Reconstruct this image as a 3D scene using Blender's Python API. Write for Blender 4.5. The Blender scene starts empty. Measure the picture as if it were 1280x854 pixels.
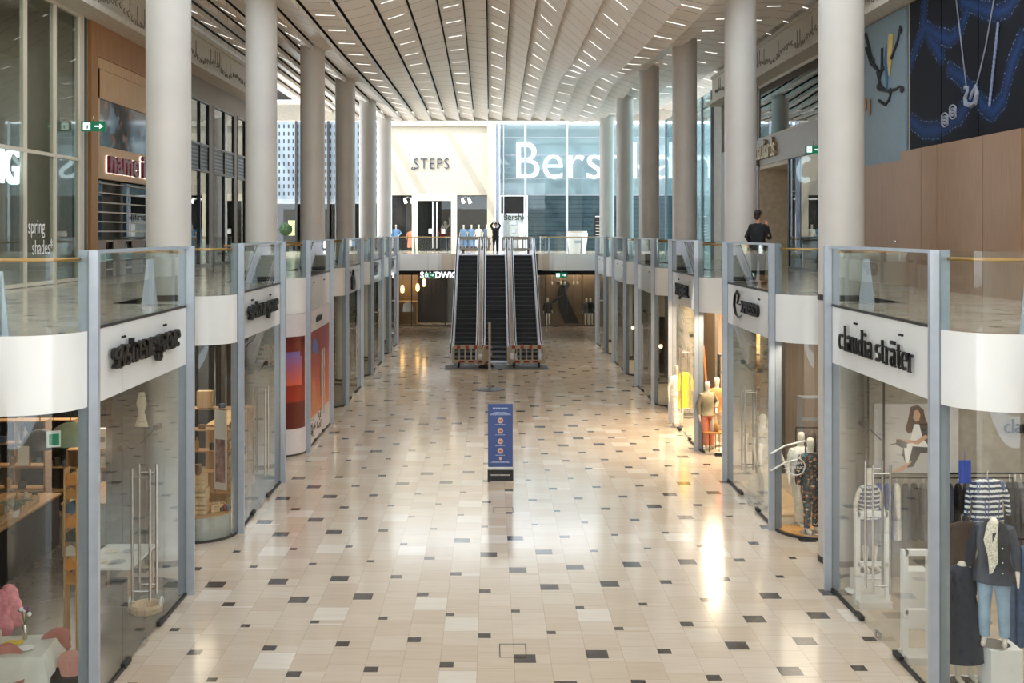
import bpy, math, random
from mathutils import Vector, Matrix

# ------------------------------------------------------------------ camera, sky, sun, exposure
scn = bpy.context.scene
COL = scn.collection
PI = math.pi
EYE = 6.2          # camera height over the ground floor
F = 1400.0         # focal length in pixels of the 1280 wide frame
cam_data = bpy.data.cameras.new('camera')
cam = bpy.data.objects.new('camera', cam_data)
COL.objects.link(cam)
cam.location = (0, 0, EYE)
cam.rotation_euler = (PI / 2, 0, 0)
cam_data.sensor_width = 36.0
cam_data.lens = F / 1280 * 36
cam_data.shift_x = (640 - 613.5) / 1280
cam_data.shift_y = -(427 - 290) / 1280
cam_data.clip_end = 400
scn.camera = cam

world = bpy.data.worlds.new('sky')
scn.world = world
world.use_nodes = True
bg = world.node_tree.nodes['Background']
bg.inputs[0].default_value = (0.84, 0.93, 1.0, 1)
bg.inputs[1].default_value = 1.8

sun_data = bpy.data.lights.new('sun', 'SUN')
sun_data.energy = 2.2
sun_data.angle = 0.009
sun_data.color = (1.0, 0.95, 0.86)
sun = bpy.data.objects.new('sun', sun_data)
COL.objects.link(sun)
sun.rotation_euler = Vector((0.46, 0.36, -0.80)).to_track_quat('-Z', 'Y').to_euler()

def area(name, loc, sx, sy, power, color=(1, 1, 1), rot=(0, 0, 0), spread=PI):
    d = bpy.data.lights.new(name, 'AREA')
    d.shape = 'RECTANGLE'; d.size = sx; d.size_y = sy
    d.energy = power; d.color = color; d.spread = spread
    o = bpy.data.objects.new(name, d)
    o.location = loc; o.rotation_euler = rot
    COL.objects.link(o)
    return o

scn.view_settings.view_transform = 'Standard'
scn.view_settings.look = 'None'
scn.view_settings.gamma = 1.0
scn.view_settings.use_curve_mapping = False
scn.view_settings.exposure = 1.38
scn.cycles.transparent_max_bounces = 24
scn.cycles.max_bounces = 10
scn.cycles.diffuse_bounces = 5
scn.cycles.glossy_bounces = 4

# ------------------------------------------------------------------ helpers
def at(px, py, d):
    """the point seen at pixel (px, py) of the 1280 x 854 frame, d metres in front of the camera"""
    return Vector(((px - 613.5) * d / F, d, EYE - (py - 290) * d / F))

class MB:
    def __init__(s): s.v = []; s.f = []; s.mi = []; s.sm = []
    def add(s, vs, fs, mi=0, smooth=False):
        b = len(s.v)
        s.v += [tuple(p) for p in vs]
        for f in fs:
            s.f.append([b + i for i in f]); s.mi.append(mi); s.sm.append(smooth)
        return s
    def box(s, x0, x1, y0, y1, z0, z1, mi=0):
        x0, x1 = min(x0, x1), max(x0, x1); y0, y1 = min(y0, y1), max(y0, y1); z0, z1 = min(z0, z1), max(z0, z1)
        return s.add([(x0, y0, z0), (x1, y0, z0), (x1, y1, z0), (x0, y1, z0), (x0, y0, z1), (x1, y0, z1), (x1, y1, z1), (x0, y1, z1)],
                     [(0, 3, 2, 1), (4, 5, 6, 7), (0, 1, 5, 4), (1, 2, 6, 5), (2, 3, 7, 6), (3, 0, 4, 7)], mi)
    def tube(s, pts, r, n=8, mi=0, sx=1.0, cap=True):
        pts = [Vector(p) for p in pts]
        rs = r if isinstance(r, (list, tuple)) else [r] * len(pts)
        vs = []; fs = []
        up = None
        for i, p in enumerate(pts):
            t = (pts[min(i + 1, len(pts) - 1)] - pts[max(i - 1, 0)]).normalized()
            if up is None:
                a = Vector((1, 0, 0)) if abs(t.x) < 0.8 else Vector((0, 1, 0))
                up = t.cross(a).normalized()
            up = (up - t * up.dot(t)).normalized()
            w = t.cross(up)
            for k in range(n):
                an = 2 * PI * k / n
                vs.append(p + up * math.cos(an) * rs[i] + w * math.sin(an) * rs[i] * sx)
        for i in range(len(pts) - 1):
            for k in range(n):
                k2 = (k + 1) % n
                fs.append((i * n + k, i * n + k2, (i + 1) * n + k2, (i + 1) * n + k))
        s.add(vs, fs, mi, True)
        if cap:
            b = len(s.v) - len(vs)
            s.f.append([b + k for k in reversed(range(n))]); s.mi.append(mi); s.sm.append(False)
            s.f.append([b + (len(pts) - 1) * n + k for k in range(n)]); s.mi.append(mi); s.sm.append(False)
        return s
    def loft(s, secs, n=20, mi=0, cap=True):
        """secs: (z, cx, cy, rx, ry)"""
        vs = []; fs = []
        for z, cx, cy, rx, ry in secs:
            for k in range(n):
                a = 2 * PI * k / n
                vs.append((cx + rx * math.cos(a), cy + ry * math.sin(a), z))
        for i in range(len(secs) - 1):
            for k in range(n):
                k2 = (k + 1) % n
                fs.append((i * n + k, i * n + k2, (i + 1) * n + k2, (i + 1) * n + k))
        s.add(vs, fs, mi, True)
        if cap:
            b = len(s.v) - len(vs)
            s.f.append([b + k for k in reversed(range(n))]); s.mi.append(mi); s.sm.append(False)
            s.f.append([b + (len(secs) - 1) * n + k for k in range(n)]); s.mi.append(mi); s.sm.append(False)
        return s
    def lathe(s, prof, c=(0, 0, 0), n=20, mi=0):
        return s.loft([(c[2] + z, c[0], c[1], r, r) for r, z in prof], n, mi)
    def ball(s, c, rx, ry=None, rz=None, n=14, m=8, mi=0):
        ry = ry or rx; rz = rz or rx
        return s.loft([(c[2] + rz * math.sin(t), c[0], c[1], max(1e-4, rx * math.cos(t)), max(1e-4, ry * math.cos(t)))
                       for t in [-PI / 2 + PI * i / m for i in range(m + 1)]], n, mi)
    def wall(s, path, th, z0, z1, mi=0, smooth=False):
        """a vertical band along a 2-D path, th thick to the path's left"""
        P = [Vector(p) for p in path]; vs = []; fs = []
        for i, p in enumerate(P):
            t = (P[min(i + 1, len(P) - 1)] - P[max(i - 1, 0)]).normalized()
            nr = Vector((-t.y, t.x)) * th
            vs += [(p.x, p.y, z0), (p.x, p.y, z1), (p.x + nr.x, p.y + nr.y, z1), (p.x + nr.x, p.y + nr.y, z0)]
        for i in range(len(P) - 1):
            a = i * 4; b = a + 4
            for k in range(4):
                k2 = (k + 1) % 4
                fs.append((a + k, b + k, b + k2, a + k2))
        fs += [(0, 1, 2, 3), tuple(len(vs) - 4 + k for k in (3, 2, 1, 0))]
        return s.add(vs, fs, mi, smooth)
    def poly(s, pts, off, mi=0):
        """a prism: polygon pts (3-D) swept by the vector off"""
        n = len(pts); P = [Vector(p) for p in pts]; o = Vector(off)
        s.add([*P, *[p + o for p in P]], [tuple(range(n)), tuple(reversed(range(n, 2 * n)))] +
              [(i, n + i, n + (i + 1) % n, (i + 1) % n) for i in range(n)], mi)
        return s
    def mirror(s):
        s.v = [(-x, y, z) for x, y, z in s.v]; s.f = [list(reversed(f)) for f in s.f]; return s
    def build(s, name, mats, parent=None, loc=(0, 0, 0), rot=(0, 0, 0)):
        me = bpy.data.meshes.new(name)
        me.from_pydata(s.v, [], s.f)
        for m in (mats if isinstance(mats, (list, tuple)) else [mats]): me.materials.append(m)
        for p, mi, sm in zip(me.polygons, s.mi, s.sm):
            p.material_index = mi; p.use_smooth = sm
        import bmesh
        bm = bmesh.new(); bm.from_mesh(me); bmesh.ops.recalc_face_normals(bm, faces=bm.faces)
        for e in bm.edges:
            if len(e.link_faces) == 2 and e.calc_face_angle(0) > 0.7: e.smooth = False
        bm.to_mesh(me); bm.free()
        return link(name, me, parent, loc, rot)

def link(name, data, parent=None, loc=(0, 0, 0), rot=(0, 0, 0)):
    o = bpy.data.objects.new(name, data)
    o.location = loc; o.rotation_euler = rot
    COL.objects.link(o)
    if parent: o.parent = parent
    return o

def tag(o, label=None, cat=None, group=None, kind=None):
    if label: o['label'] = label
    if cat: o['category'] = cat
    if group: o['group'] = group
    if kind: o['kind'] = kind
    return o

def thing(name, label, cat, loc=(0, 0, 0), rz=0, group=None):
    o = bpy.data.objects.new(name, None)
    o.empty_display_size = 0.1
    o.location = loc; o.rotation_euler = (0, 0, rz)
    COL.objects.link(o)
    return tag(o, label, cat, group)

def struct(o): return tag(o, kind='structure')

def copy_tree(o, parent=None):
    c = o.copy(); COL.objects.link(c)
    if parent: c.parent = parent
    for ch in list(o.children): copy_tree(ch, c)
    return c

# ------------------------------------------------------------------ materials
def new_mat(name):
    m = bpy.data.materials.new(name); m.use_nodes = True
    return m, m.node_tree, m.node_tree.nodes['Principled BSDF']

def srgb(r, g, b):
    f = lambda c: (c / 255 / 12.92) if c / 255 <= 0.04045 else ((c / 255 + 0.055) / 1.055) ** 2.4
    return (f(r), f(g), f(b), 1)

def mat(name, rgb, rough=0.5, metal=0.0, var=0.06, scale=6.0, bump=0.0, spec=None, stretch=(1, 1, 1)):
    m, nt, b = new_mat(name)
    c = srgb(*rgb)
    tc = nt.nodes.new('ShaderNodeTexCoord'); mp = nt.nodes.new('ShaderNodeMapping')
    mp.inputs['Scale'].default_value = stretch
    nt.links.new(tc.outputs['Object'], mp.inputs[0])
    n = nt.nodes.new('ShaderNodeTexNoise'); n.inputs['Scale'].default_value = scale; n.inputs['Detail'].default_value = 3
    nt.links.new(mp.outputs[0], n.inputs['Vector'])
    r = nt.nodes.new('ShaderNodeValToRGB')
    lo = [max(0, x * (1 - var * 2)) for x in c[:3]]; hi = [min(1, x * (1 + var * 2)) for x in c[:3]]
    r.color_ramp.elements[0].position = 0.3; r.color_ramp.elements[1].position = 0.7
    r.color_ramp.elements[0].color = (*lo, 1); r.color_ramp.elements[1].color = (*hi, 1)
    nt.links.new(n.outputs['Fac'], r.inputs[0]); nt.links.new(r.outputs[0], b.inputs['Base Color'])
    b.inputs['Roughness'].default_value = rough; b.inputs['Metallic'].default_value = metal
    if spec is not None: b.inputs['Specular IOR Level'].default_value = spec
    if bump:
        bp = nt.nodes.new('ShaderNodeBump'); bp.inputs['Strength'].default_value = bump; bp.inputs['Distance'].default_value = 0.01
        nt.links.new(n.outputs['Fac'], bp.inputs['Height']); nt.links.new(bp.outputs[0], b.inputs['Normal'])
    return m

def emit(name, rgb, strength):
    m, nt, b = new_mat(name)
    b.inputs['Base Color'].default_value = (0, 0, 0, 1)
    b.inputs['Emission Color'].default_value = srgb(*rgb)
    b.inputs['Emission Strength'].default_value = strength
    return m

def glass(name, tint=(0.955, 0.972, 0.962), ior=1.45, rough=0.0):
    m = bpy.data.materials.new(name); m.use_nodes = True
    nt = m.node_tree; nt.nodes.clear()
    out = nt.nodes.new('ShaderNodeOutputMaterial'); mx = nt.nodes.new('ShaderNodeMixShader')
    # Schlick reflectance, the same from either side of the pane
    f0 = ((ior - 1) / (ior + 1)) ** 2
    ge = nt.nodes.new('ShaderNodeNewGeometry'); dot = nt.nodes.new('ShaderNodeVectorMath'); dot.operation = 'DOT_PRODUCT'
    nt.links.new(ge.outputs['Normal'], dot.inputs[0]); nt.links.new(ge.outputs['Incoming'], dot.inputs[1])
    def mm(op, a_, b_):
        n = nt.nodes.new('ShaderNodeMath'); n.operation = op
        for i, v in enumerate((a_, b_)):
            if isinstance(v, (int, float)): n.inputs[i].default_value = v
            elif v is not None: nt.links.new(v, n.inputs[i])
        return n.outputs[0]
    ab = mm('ABSOLUTE', dot.outputs['Value'], None)
    p5 = mm('POWER', mm('SUBTRACT', 1.0, ab), 5.0)
    fac = mm('ADD', mm('MULTIPLY', p5, 1 - f0), f0)
    tr = nt.nodes.new('ShaderNodeBsdfTransparent'); tr.inputs[0].default_value = (*tint, 1)
    gl = nt.nodes.new('ShaderNodeBsdfGlossy'); gl.inputs['Roughness'].default_value = rough
    nt.links.new(fac, mx.inputs[0]); nt.links.new(tr.outputs[0], mx.inputs[1]); nt.links.new(gl.outputs[0], mx.inputs[2])
    nt.links.new(mx.outputs[0], out.inputs[0])
    return m

class NT:
    """small helper for maths in a node tree"""
    def __init__(s, nt): s.nt = nt
    def m(s, op, a, b=None, c=None):
        n = s.nt.nodes.new('ShaderNodeMath'); n.operation = op
        for i, x in enumerate((a, b, c)):
            if x is None: continue
            if isinstance(x, (int, float)): n.inputs[i].default_value = x
            else: s.nt.links.new(x, n.inputs[i])
        return n.outputs[0]
    def mix(s, f, a, b):
        n = s.nt.nodes.new('ShaderNodeMix'); n.data_type = 'RGBA'
        for i, x in ((0, f), (6, a), (7, b)):
            if isinstance(x, (int, float)): n.inputs[i].default_value = x
            elif isinstance(x, tuple): n.inputs[i].default_value = x
            else: s.nt.links.new(x, n.inputs[i])
        return n.outputs[2]
    def xyz(s, src='Position'):
        g = s.nt.nodes.new('ShaderNodeNewGeometry') if src == 'Position' else s.nt.nodes.new('ShaderNodeTexCoord')
        p = s.nt.nodes.new('ShaderNodeSeparateXYZ'); s.nt.links.new(g.outputs[src], p.inputs[0])
        return p.outputs
    def vec(s, x, y, z=0.0):
        n = s.nt.nodes.new('ShaderNodeCombineXYZ')
        for i, v in enumerate((x, y, z)):
            if isinstance(v, (int, float)): n.inputs[i].default_value = v
            else: s.nt.links.new(v, n.inputs[i])
        return n.outputs[0]
    def noise(s, vec, scale=1.0, detail=2.0):
        n = s.nt.nodes.new('ShaderNodeTexNoise'); n.inputs['Scale'].default_value = scale; n.inputs['Detail'].default_value = detail
        s.nt.links.new(vec, n.inputs['Vector']); return n.outputs['Fac']
    def white(s, vec):
        n = s.nt.nodes.new('ShaderNodeTexWhiteNoise'); n.noise_dimensions = '3D'
        s.nt.links.new(vec, n.inputs['Vector']); return n.outputs['Value']

def floor_material():
    m, nt, b = new_mat('stone floor')
    t = NT(nt); x, y, z = t.xyz()
    cx = t.m('DIVIDE', t.m('ADD', x, 0.2), 0.533)
    c = t.m('FLOOR', cx); fx = t.m('MULTIPLY', t.m('FRACT', cx), 0.533)
    odd = t.m('MODULO', t.m('ADD', c, 1000.0), 2.0)
    v = t.m('DIVIDE', t.m('SUBTRACT', t.m('SUBTRACT', t.m('SUBTRACT', y, 17.09), t.m('MULTIPLY', c, 0.085)), t.m('MULTIPLY', odd, 1.065)), 2.13)
    r = t.m('FLOOR', v); fv = t.m('MULTIPLY', t.m('FRACT', v), 2.13)
    zone = t.noise(t.vec(t.m('MULTIPLY', c, 0.16), t.m('MULTIPLY', r, 0.75), t.m('MULTIPLY', odd, 0.15)), 1.0, 0.0)
    s = t.m('ADD', 0.14, t.m('ADD', t.m('MULTIPLY', t.m('GREATER_THAN', zone, 0.44), 0.06), t.m('MULTIPLY', t.m('GREATER_THAN', zone, 0.58), 0.12)))
    dark = t.m('MULTIPLY', t.m('LESS_THAN', fx, s), t.m('LESS_THAN', fv, s))
    q = t.m('FLOOR', t.m('DIVIDE', t.m('SUBTRACT', fv, s), 0.62))
    fq = t.m('MULTIPLY', t.m('FRACT', t.m('DIVIDE', t.m('SUBTRACT', fv, s), 0.62)), 0.62)
    w = t.white(t.vec(c, r, q))
    w2 = t.white(t.vec(t.m('ADD', c, 31.0), r, q))
    grain = t.noise(t.vec(t.m('MULTIPLY', x, 1.6), t.m('MULTIPLY', y, 14.0), t.m('MULTIPLY', w, 20.0)), 1.0, 4.0)
    big = t.noise(t.vec(t.m('MULTIPLY', x, .12), t.m('MULTIPLY', y, .1), 0.0), 1.0, 1.0)
    A = srgb(204, 185, 164); B = srgb(216, 201, 183); W = srgb(226, 216, 203); D = srgb(66, 59, 54)
    col = t.mix(w, A, B)
    col = t.mix(t.m('GREATER_THAN', w2, 0.945), col, W)
    col = t.mix(t.m('MULTIPLY', t.m('SUBTRACT', 0.62, grain), 0.55), col, srgb(176, 150, 122))
    col = t.mix(t.m('MULTIPLY', t.m('SUBTRACT', big, 0.4), 0.5), col, srgb(196, 170, 140))
    g1 = t.m('LESS_THAN', fx, 0.007); g2 = t.m('LESS_THAN', fq, 0.009)
    g = t.m('MAXIMUM', g1, g2)
    col = t.mix(t.m('MULTIPLY', g, 0.5), col, srgb(150, 128, 106))
    dk = t.mix(grain, srgb(58, 51, 47), srgb(92, 84, 78))
    col = t.mix(dark, col, dk)
    nt.links.new(col, b.inputs['Base Color'])
    rg = t.m('ADD', 0.09, t.m('MULTIPLY', grain, 0.09))
    nt.links.new(rg, b.inputs['Roughness'])
    b.inputs['Specular IOR Level'].default_value = 0.6
    bp = nt.nodes.new('ShaderNodeBump'); bp.inputs['Strength'].default_value = 0.12; bp.inputs['Distance'].default_value = 0.004
    nt.links.new(t.m('SUBTRACT', t.m('MULTIPLY', w, 0.3), g), bp.inputs['Height']); nt.links.new(bp.outputs[0], b.inputs['Normal'])
    return m

def ceiling_material():
    m, nt, b = new_mat('beige ceiling strips')
    t = NT(nt); x, y, z = t.xyz()
    fy = t.m('FRACT', t.m('DIVIDE', y, 1.2))
    j = t.m('LESS_THAN', fy, 0.03)
    w = t.white(t.vec(t.m('FLOOR', t.m('DIVIDE', y, 1.2)), t.m('FLOOR', t.m('DIVIDE', t.m('ADD', x, 0.12), 0.83)), 0.0))
    dots = t.noise(t.vec(t.m('MULTIPLY', x, 60.0), t.m('MULTIPLY', y, 60.0), 0.0), 1.0, 0.0)
    col = t.mix(w, srgb(236, 231, 224), srgb(243, 240, 235))
    col = t.mix(t.m('MULTIPLY', dots, 0.25), col, srgb(170, 158, 146))
    col = t.mix(j, col, srgb(92, 84, 76))
    nt.links.new(col, b.inputs['Base Color'])
    b.inputs['Roughness'].default_value = 0.42
    return m

def slat_material(name, a, bcol, pitch, axis=2, rough=0.5, frac=0.5):
    m, nt, b = new_mat(name)
    t = NT(nt); p = t.xyz()
    f = t.m('FRACT', t.m('DIVIDE', p[axis], pitch))
    col = t.mix(t.m('LESS_THAN', f, frac), srgb(*a), srgb(*bcol))
    nt.links.new(col, b.inputs['Base Color']); b.inputs['Roughness'].default_value = rough
    return m

def wood(name, a, bcol, axis=2, rough=0.45):
    m, nt, b = new_mat(name)
    t = NT(nt); x, y, z = t.xyz('Object')
    s = [22.0, 22.0, 22.0]; s[axis] = 1.6
    g = t.noise(t.vec(t.m('MULTIPLY', x, s[0]), t.m('MULTIPLY', y, s[1]), t.m('MULTIPLY', z, s[2])), 1.0, 5.0)
    r = nt.nodes.new('ShaderNodeValToRGB')
    r.color_ramp.elements[0].position = 0.32; r.color_ramp.elements[1].position = 0.68
    r.color_ramp.elements[0].color = srgb(*a); r.color_ramp.elements[1].color = srgb(*bcol)
    nt.links.new(g, r.inputs[0]); nt.links.new(r.outputs[0], b.inputs['Base Color'])
    b.inputs['Roughness'].default_value = rough
    return m

M = {}
M['floor'] = floor_material()
M['ceiling'] = ceiling_material()
M['roof'] = mat('dark roof void', (30, 29, 28), 0.9)
M['column'] = mat('column paint', (200, 194, 187), 0.42, var=0.02, scale=1.5)
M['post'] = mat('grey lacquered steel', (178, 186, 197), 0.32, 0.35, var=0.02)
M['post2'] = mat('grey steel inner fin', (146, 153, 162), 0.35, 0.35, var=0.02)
M['fascia'] = mat('white enamelled glass', (232, 231, 228), 0.14, var=0.012, scale=1.0, spec=0.6)
M['seam'] = mat('dark joint', (40, 40, 40), 0.6)
M['gasket'] = mat('dark gasket', (52, 50, 48), 0.5)
M['glass'] = glass('clear shop glass')
M['rail_glass'] = glass('balustrade glass', (0.95, 0.98, 0.97), 1.4)
M['steel'] = mat('brushed steel', (206, 204, 202), 0.25, 0.95, var=0.03, scale=30)
M['steel_light'] = mat('polished aluminium', (234, 232, 240), 0.3, 0.1, var=0.03, scale=20)
M['brass'] = mat('brass tube', (176, 132, 72), 0.3, 0.7, var=0.05)
M['cream2'] = mat('cream mullion paint', (214, 202, 184), 0.5, var=0.01)
M['taupe'] = mat('taupe cladding', (142, 126, 112), 0.55, var=0.04, scale=3, stretch=(8, 8, .3))
M['frieze'] = mat('stone coloured frieze', (200, 192, 178), 0.6, var=0.05, scale=8, bump=0.2)
M['cream'] = mat('cream plaster', (226, 214, 190), 0.6, var=0.02, scale=2)
M['white'] = mat('white paint', (232, 231, 228), 0.45, var=0.01)
M['offwhite'] = mat('off white board', (214, 210, 203), 0.5, var=0.02)
M['black'] = mat('black lacquer', (14, 14, 15), 0.35, var=0.1)
M['blackm'] = mat('matt black', (20, 20, 21), 0.8, var=0.1)
M['charcoal'] = mat('charcoal paint', (36, 35, 35), 0.6, var=0.06)
M['dark_floor'] = mat('dark shop floor', (92, 84, 76), 0.25, var=0.1, scale=3)
M['warm_floor'] = mat('pale shop floor', (190, 172, 150), 0.25, var=0.05, scale=3)
M['oak'] = wood('oak board', (176, 132, 84), (206, 164, 116))
M['oak_x'] = wood('oak board across', (176, 132, 84), (206, 164, 116), 0)
M['oak_y'] = wood('oak board lengthwise', (176, 132, 84), (206, 164, 116), 1)
M['pine'] = wood('pine crate wood', (196, 160, 112), (224, 194, 150))
M['hoard'] = wood('hoarding plywood', (138, 104, 76), (152, 117, 88))
M['walnut'] = wood('brown wood panel', (150, 100, 48), (170, 118, 62))
M['portal'] = wood('pale wood panel', (190, 150, 104), (208, 170, 122))

# ------------------------------------------------------------------ key measures
ZU = 4.92           # upper floor
ZF = 3.94           # underside of the fascia
ZR = 5.964          # top of the balustrade frames
XL, XR = -5.2, 5.9  # shopfront planes
BAYS = {-1: [14.5 + 8.52 * i for i in range(6)], 1: [14.75 + 8.52 * i for i in range(6)]}
BL = 4.65
YB = 65.5           # edge of the bridge
YF = 74.7           # far facade of the upper level
WL, WR = -10.7, 10.4
NOTCH = 1.55

def sm(a, b, x):
    t = max(0.0, min(1.0, (x - a) / (b - a))); return t * t * (3 - 2 * t)

def cz(x, d):
    """height of the undulating ceiling"""
    t = 1 - sm(34, 66, d)
    z = 6.62
    z += t * 1.75 * math.exp(-((x + 0.1) / 2.5) ** 2)
    z -= (0.15 + t * 0.45) * math.exp(-((abs(x - 0.1) - 5.2) / 1.7) ** 2)
    z -= t * 0.25 * math.exp(-((x - 4.0) / 2.0) ** 2)
    z += 0.75 * math.exp(-((x - 4.6) / 1.7) ** 2 - ((d - 51) / 6.0) ** 2)
    z += 0.45 * math.exp(-((x - 6.8) / 1.6) ** 2 - ((d - 44) / 7.0) ** 2)
    z += 0.55 * sm(7.2, 10.0, abs(x))
    return EYE + z

# ------------------------------------------------------------------ floors, slabs
b = MB(); b.box(-24, 24, -6, 90, -0.3, 0.0)
struct(b.build('floor', M['floor']))

def arc(cx, cy, r, a0, a1, n=8):
    return [(cx + r * math.cos(math.radians(a0 + (a1 - a0) * i / n)), cy + r * math.sin(math.radians(a0 + (a1 - a0) * i / n))) for i in range(n + 1)]

def bay_path(h, r=0.8, back=NOTCH, off=0.0):
    """outline of one bay in plan, x = 0 the shopfront plane, aisle on +x, from near to far"""
    r2 = r + off
    return ([(-back, -h - r2)] + arc(-r, -h, r2, -90, 0) + arc(-r, h, r2, 0, 90) + [(-back, h + r2)])

def slab_outline(side):
    X = XL if side < 0 else XR
    pts = []
    ys = [BAYS[side][0] - 8.52] + BAYS[side]
    for y0 in ys:
        for px, py in bay_path(BL / 2, off=-.04):
            pts.append((X - side * px if False else (X + px if side < 0 else X - px), y0 + BL / 2 + py))
    return pts

for side in (-1, 1):
    pts = slab_outline(side)
    w = -13.5 if side < 0 else 13.5
    X = XL if side < 0 else XR
    pts = [(w, 4.0), (X + (-NOTCH if side < 0 else NOTCH), 4.0)] + pts + [(X + (-NOTCH if side < 0 else NOTCH), YB + .3), (w, YB + .3)]
    b = MB(); b.poly([(x, y, ZF + .03) for x, y in pts], (0, 0, ZU - ZF - .03))
    struct(b.build('floor', M['floor']))
b = MB(); b.box(-24, 24, YB + .05, 90, ZF + .03, ZU)
struct(b.build('floor', M['floor']))

b = MB(); b.box(-12.85, XL - NOTCH - .1, 19.0, 23.2, .001, .008); struct(b.build('floor', M['dark_floor']))
# ------------------------------------------------------------------ ceiling
b = MB(); K0, K1 = -13, 14
ys = [28.2 + 1.2 * i for i in range(32)] + [65.6]
for k in range(K0, K1):
    x0 = -0.12 + 0.83 * k; x1 = x0 + 0.785
    base = len(b.v); vs = []; fs = []
    for y in ys:
        zl = cz(x0, y) + 0.12; zr = cz(x1, y) - 0.10
        vs += [(x0, y, zl + .16), (x0, y, zl), (x1, y, zr), (x1, y, zr + .16)]
    for i in range(len(ys) - 1):
        a = i * 4; c = a + 4
        for j in range(3): fs.append((a + j, c + j, c + j + 1, a + j + 1))
    n = (len(ys) - 1) * 4
    fs.append((n, n + 1, n + 2, n + 3))
    b.add(vs, fs)
struct(b.build('ceiling', M['ceiling']))
b = MB(); vs = []; fs = []
xs = [-15 + 1.5 * i for i in range(21)]; yy = [28.0 + 6 * i for i in range(7)] + [65.5]
for y in yy:
    for x in xs: vs.append((x, y, cz(x, y) + .55))
for i in range(len(yy) - 1):
    for j in range(len(xs) - 1):
        a = i * len(xs) + j; fs.append((a, a + 1, a + len(xs) + 1, a + len(xs)))
b.add(vs, fs)
struct(b.build('ceiling', M['roof']))
b = MB(); b.box(-15, 15, 65.62, 65.8, 12.72, 13.9); b.box(-30, 30, -12.3, -12, 0, 9.5)  # second box: unseen rear wall, added to block low sky light and reflections
struct(b.build('trim_8', M['frieze']))
# opal fill panel over the front of the hall, out of view, added to brighten it
m_, nt_, b_ = new_mat('opal fill panel')
nt_.nodes.remove(b_); tl_ = nt_.nodes.new('ShaderNodeBsdfTranslucent'); tl_.inputs[0].default_value = (.54, .55, .56, 1)
nt_.links.new(tl_.outputs[0], nt_.nodes['Material Output'].inputs[0])
b = MB()
for k in range(5, 8): b.box(-13.4, 13.4, -12 + 5 * k + .06, -12 + 5 * k + 4.94, 13.42, 13.44)
struct(b.build('ceiling', m_))
b = MB(); b.box(-13.4, 13.4, -12, 12.9, 13.45, 13.6)  # roof out of view, closed here to hold light off the near fronts
struct(b.build('ceiling', M['offwhite']))
b = MB()
for k in range(9): b.box(-13.4, 13.4, -12 + 5 * k - .1, -12 + 5 * k + .1, 13.25, 13.5)
struct(b.build('trim_9', M['white']))
# glass roof beams over the cross passage
b = MB()
for x in range(-20, 24, 4): b.box(x - .12, x + .12, 65.75, 76.5, 14.6, 15.1)
b.box(-24, 24, 70.0, 70.3, 14.6, 15.1)
for x in range(-20, 20, 8): b.poly([(x, 65.8, 14.9), (x + .25, 65.8, 14.9), (x + 4.25, 76, 14.9), (x + 4, 76, 14.9)], (0, 0, .25))
struct(b.build('trim_1', M['white']))

# ceiling light lines
LM = emit('ceiling light', (255, 249, 240), 0.9)
b = MB(); b.box(-.27, .27, -.02, .02, -.004, .02)
proto = None
for k in range(K0 + 1, K1 - 1):
    if k % 2: continue
    xm = -0.12 + 0.83 * k + .40
    x0 = xm - .4; x1 = xm + .4
    for j in range(19):
        y = 28.8 + 2.4 * j + (0.6 if (k // 2) % 2 else 0)
        if y > 64.5: continue
        if proto is None:
            proto = b.build('ceiling_light', LM); o = proto
            tag(o, 'slim white line light set across a beige ceiling strip', 'light', 'line lights in the ceiling')
        else:
            o = proto.copy(); COL.objects.link(o)
        zl = cz(x0, y) + .12; zr = cz(x1, y) - .10
        sl = math.atan2(zr - zl, .8)
        o.location = (xm, y, (zl + zr) / 2 - .006); o.rotation_euler = (0, -sl, 0)

# ------------------------------------------------------------------ columns
names = ['nearest', 'second', 'third', 'fourth', 'fifth', 'farthest']
for side, X in ((-1, -6.07), (1, 6.6)):
    for i in range(6):
        y = 21.1 + 8.52 * i
        h = max(cz(X + s * .4, y) for s in (-1, 0, 1)) + .15
        wh = ['beside the red shutterless kids shop', '', '', '', '', ''][0]
        sd = 'on the side of the gift shop' if side < 0 else 'on the side of the plywood hoarding'
        t = thing('column', 'round cream column, %s of six %s' % (names[i], sd), 'column', (X, y, 0), 0,
                  'round columns along the left walkway' if side < 0 else 'round columns along the right walkway')
        b = MB(); b.lathe([(.415, 0), (.415, h)], n=40); b.build('shaft', M['column'], t)
        b = MB(); b.lathe([(.43, 0), (.43, .1), (.417, .11)], n=40); b.lathe([(.43, ZU), (.43, ZU + .1), (.417, ZU + .11)], n=40)
        b.build('base_ring', M['gasket'], t)

# ------------------------------------------------------------------ shopfront bays
def band(path, th, z0, z1): return MB().wall(path, th, z0, z1, 0, True)

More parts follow.
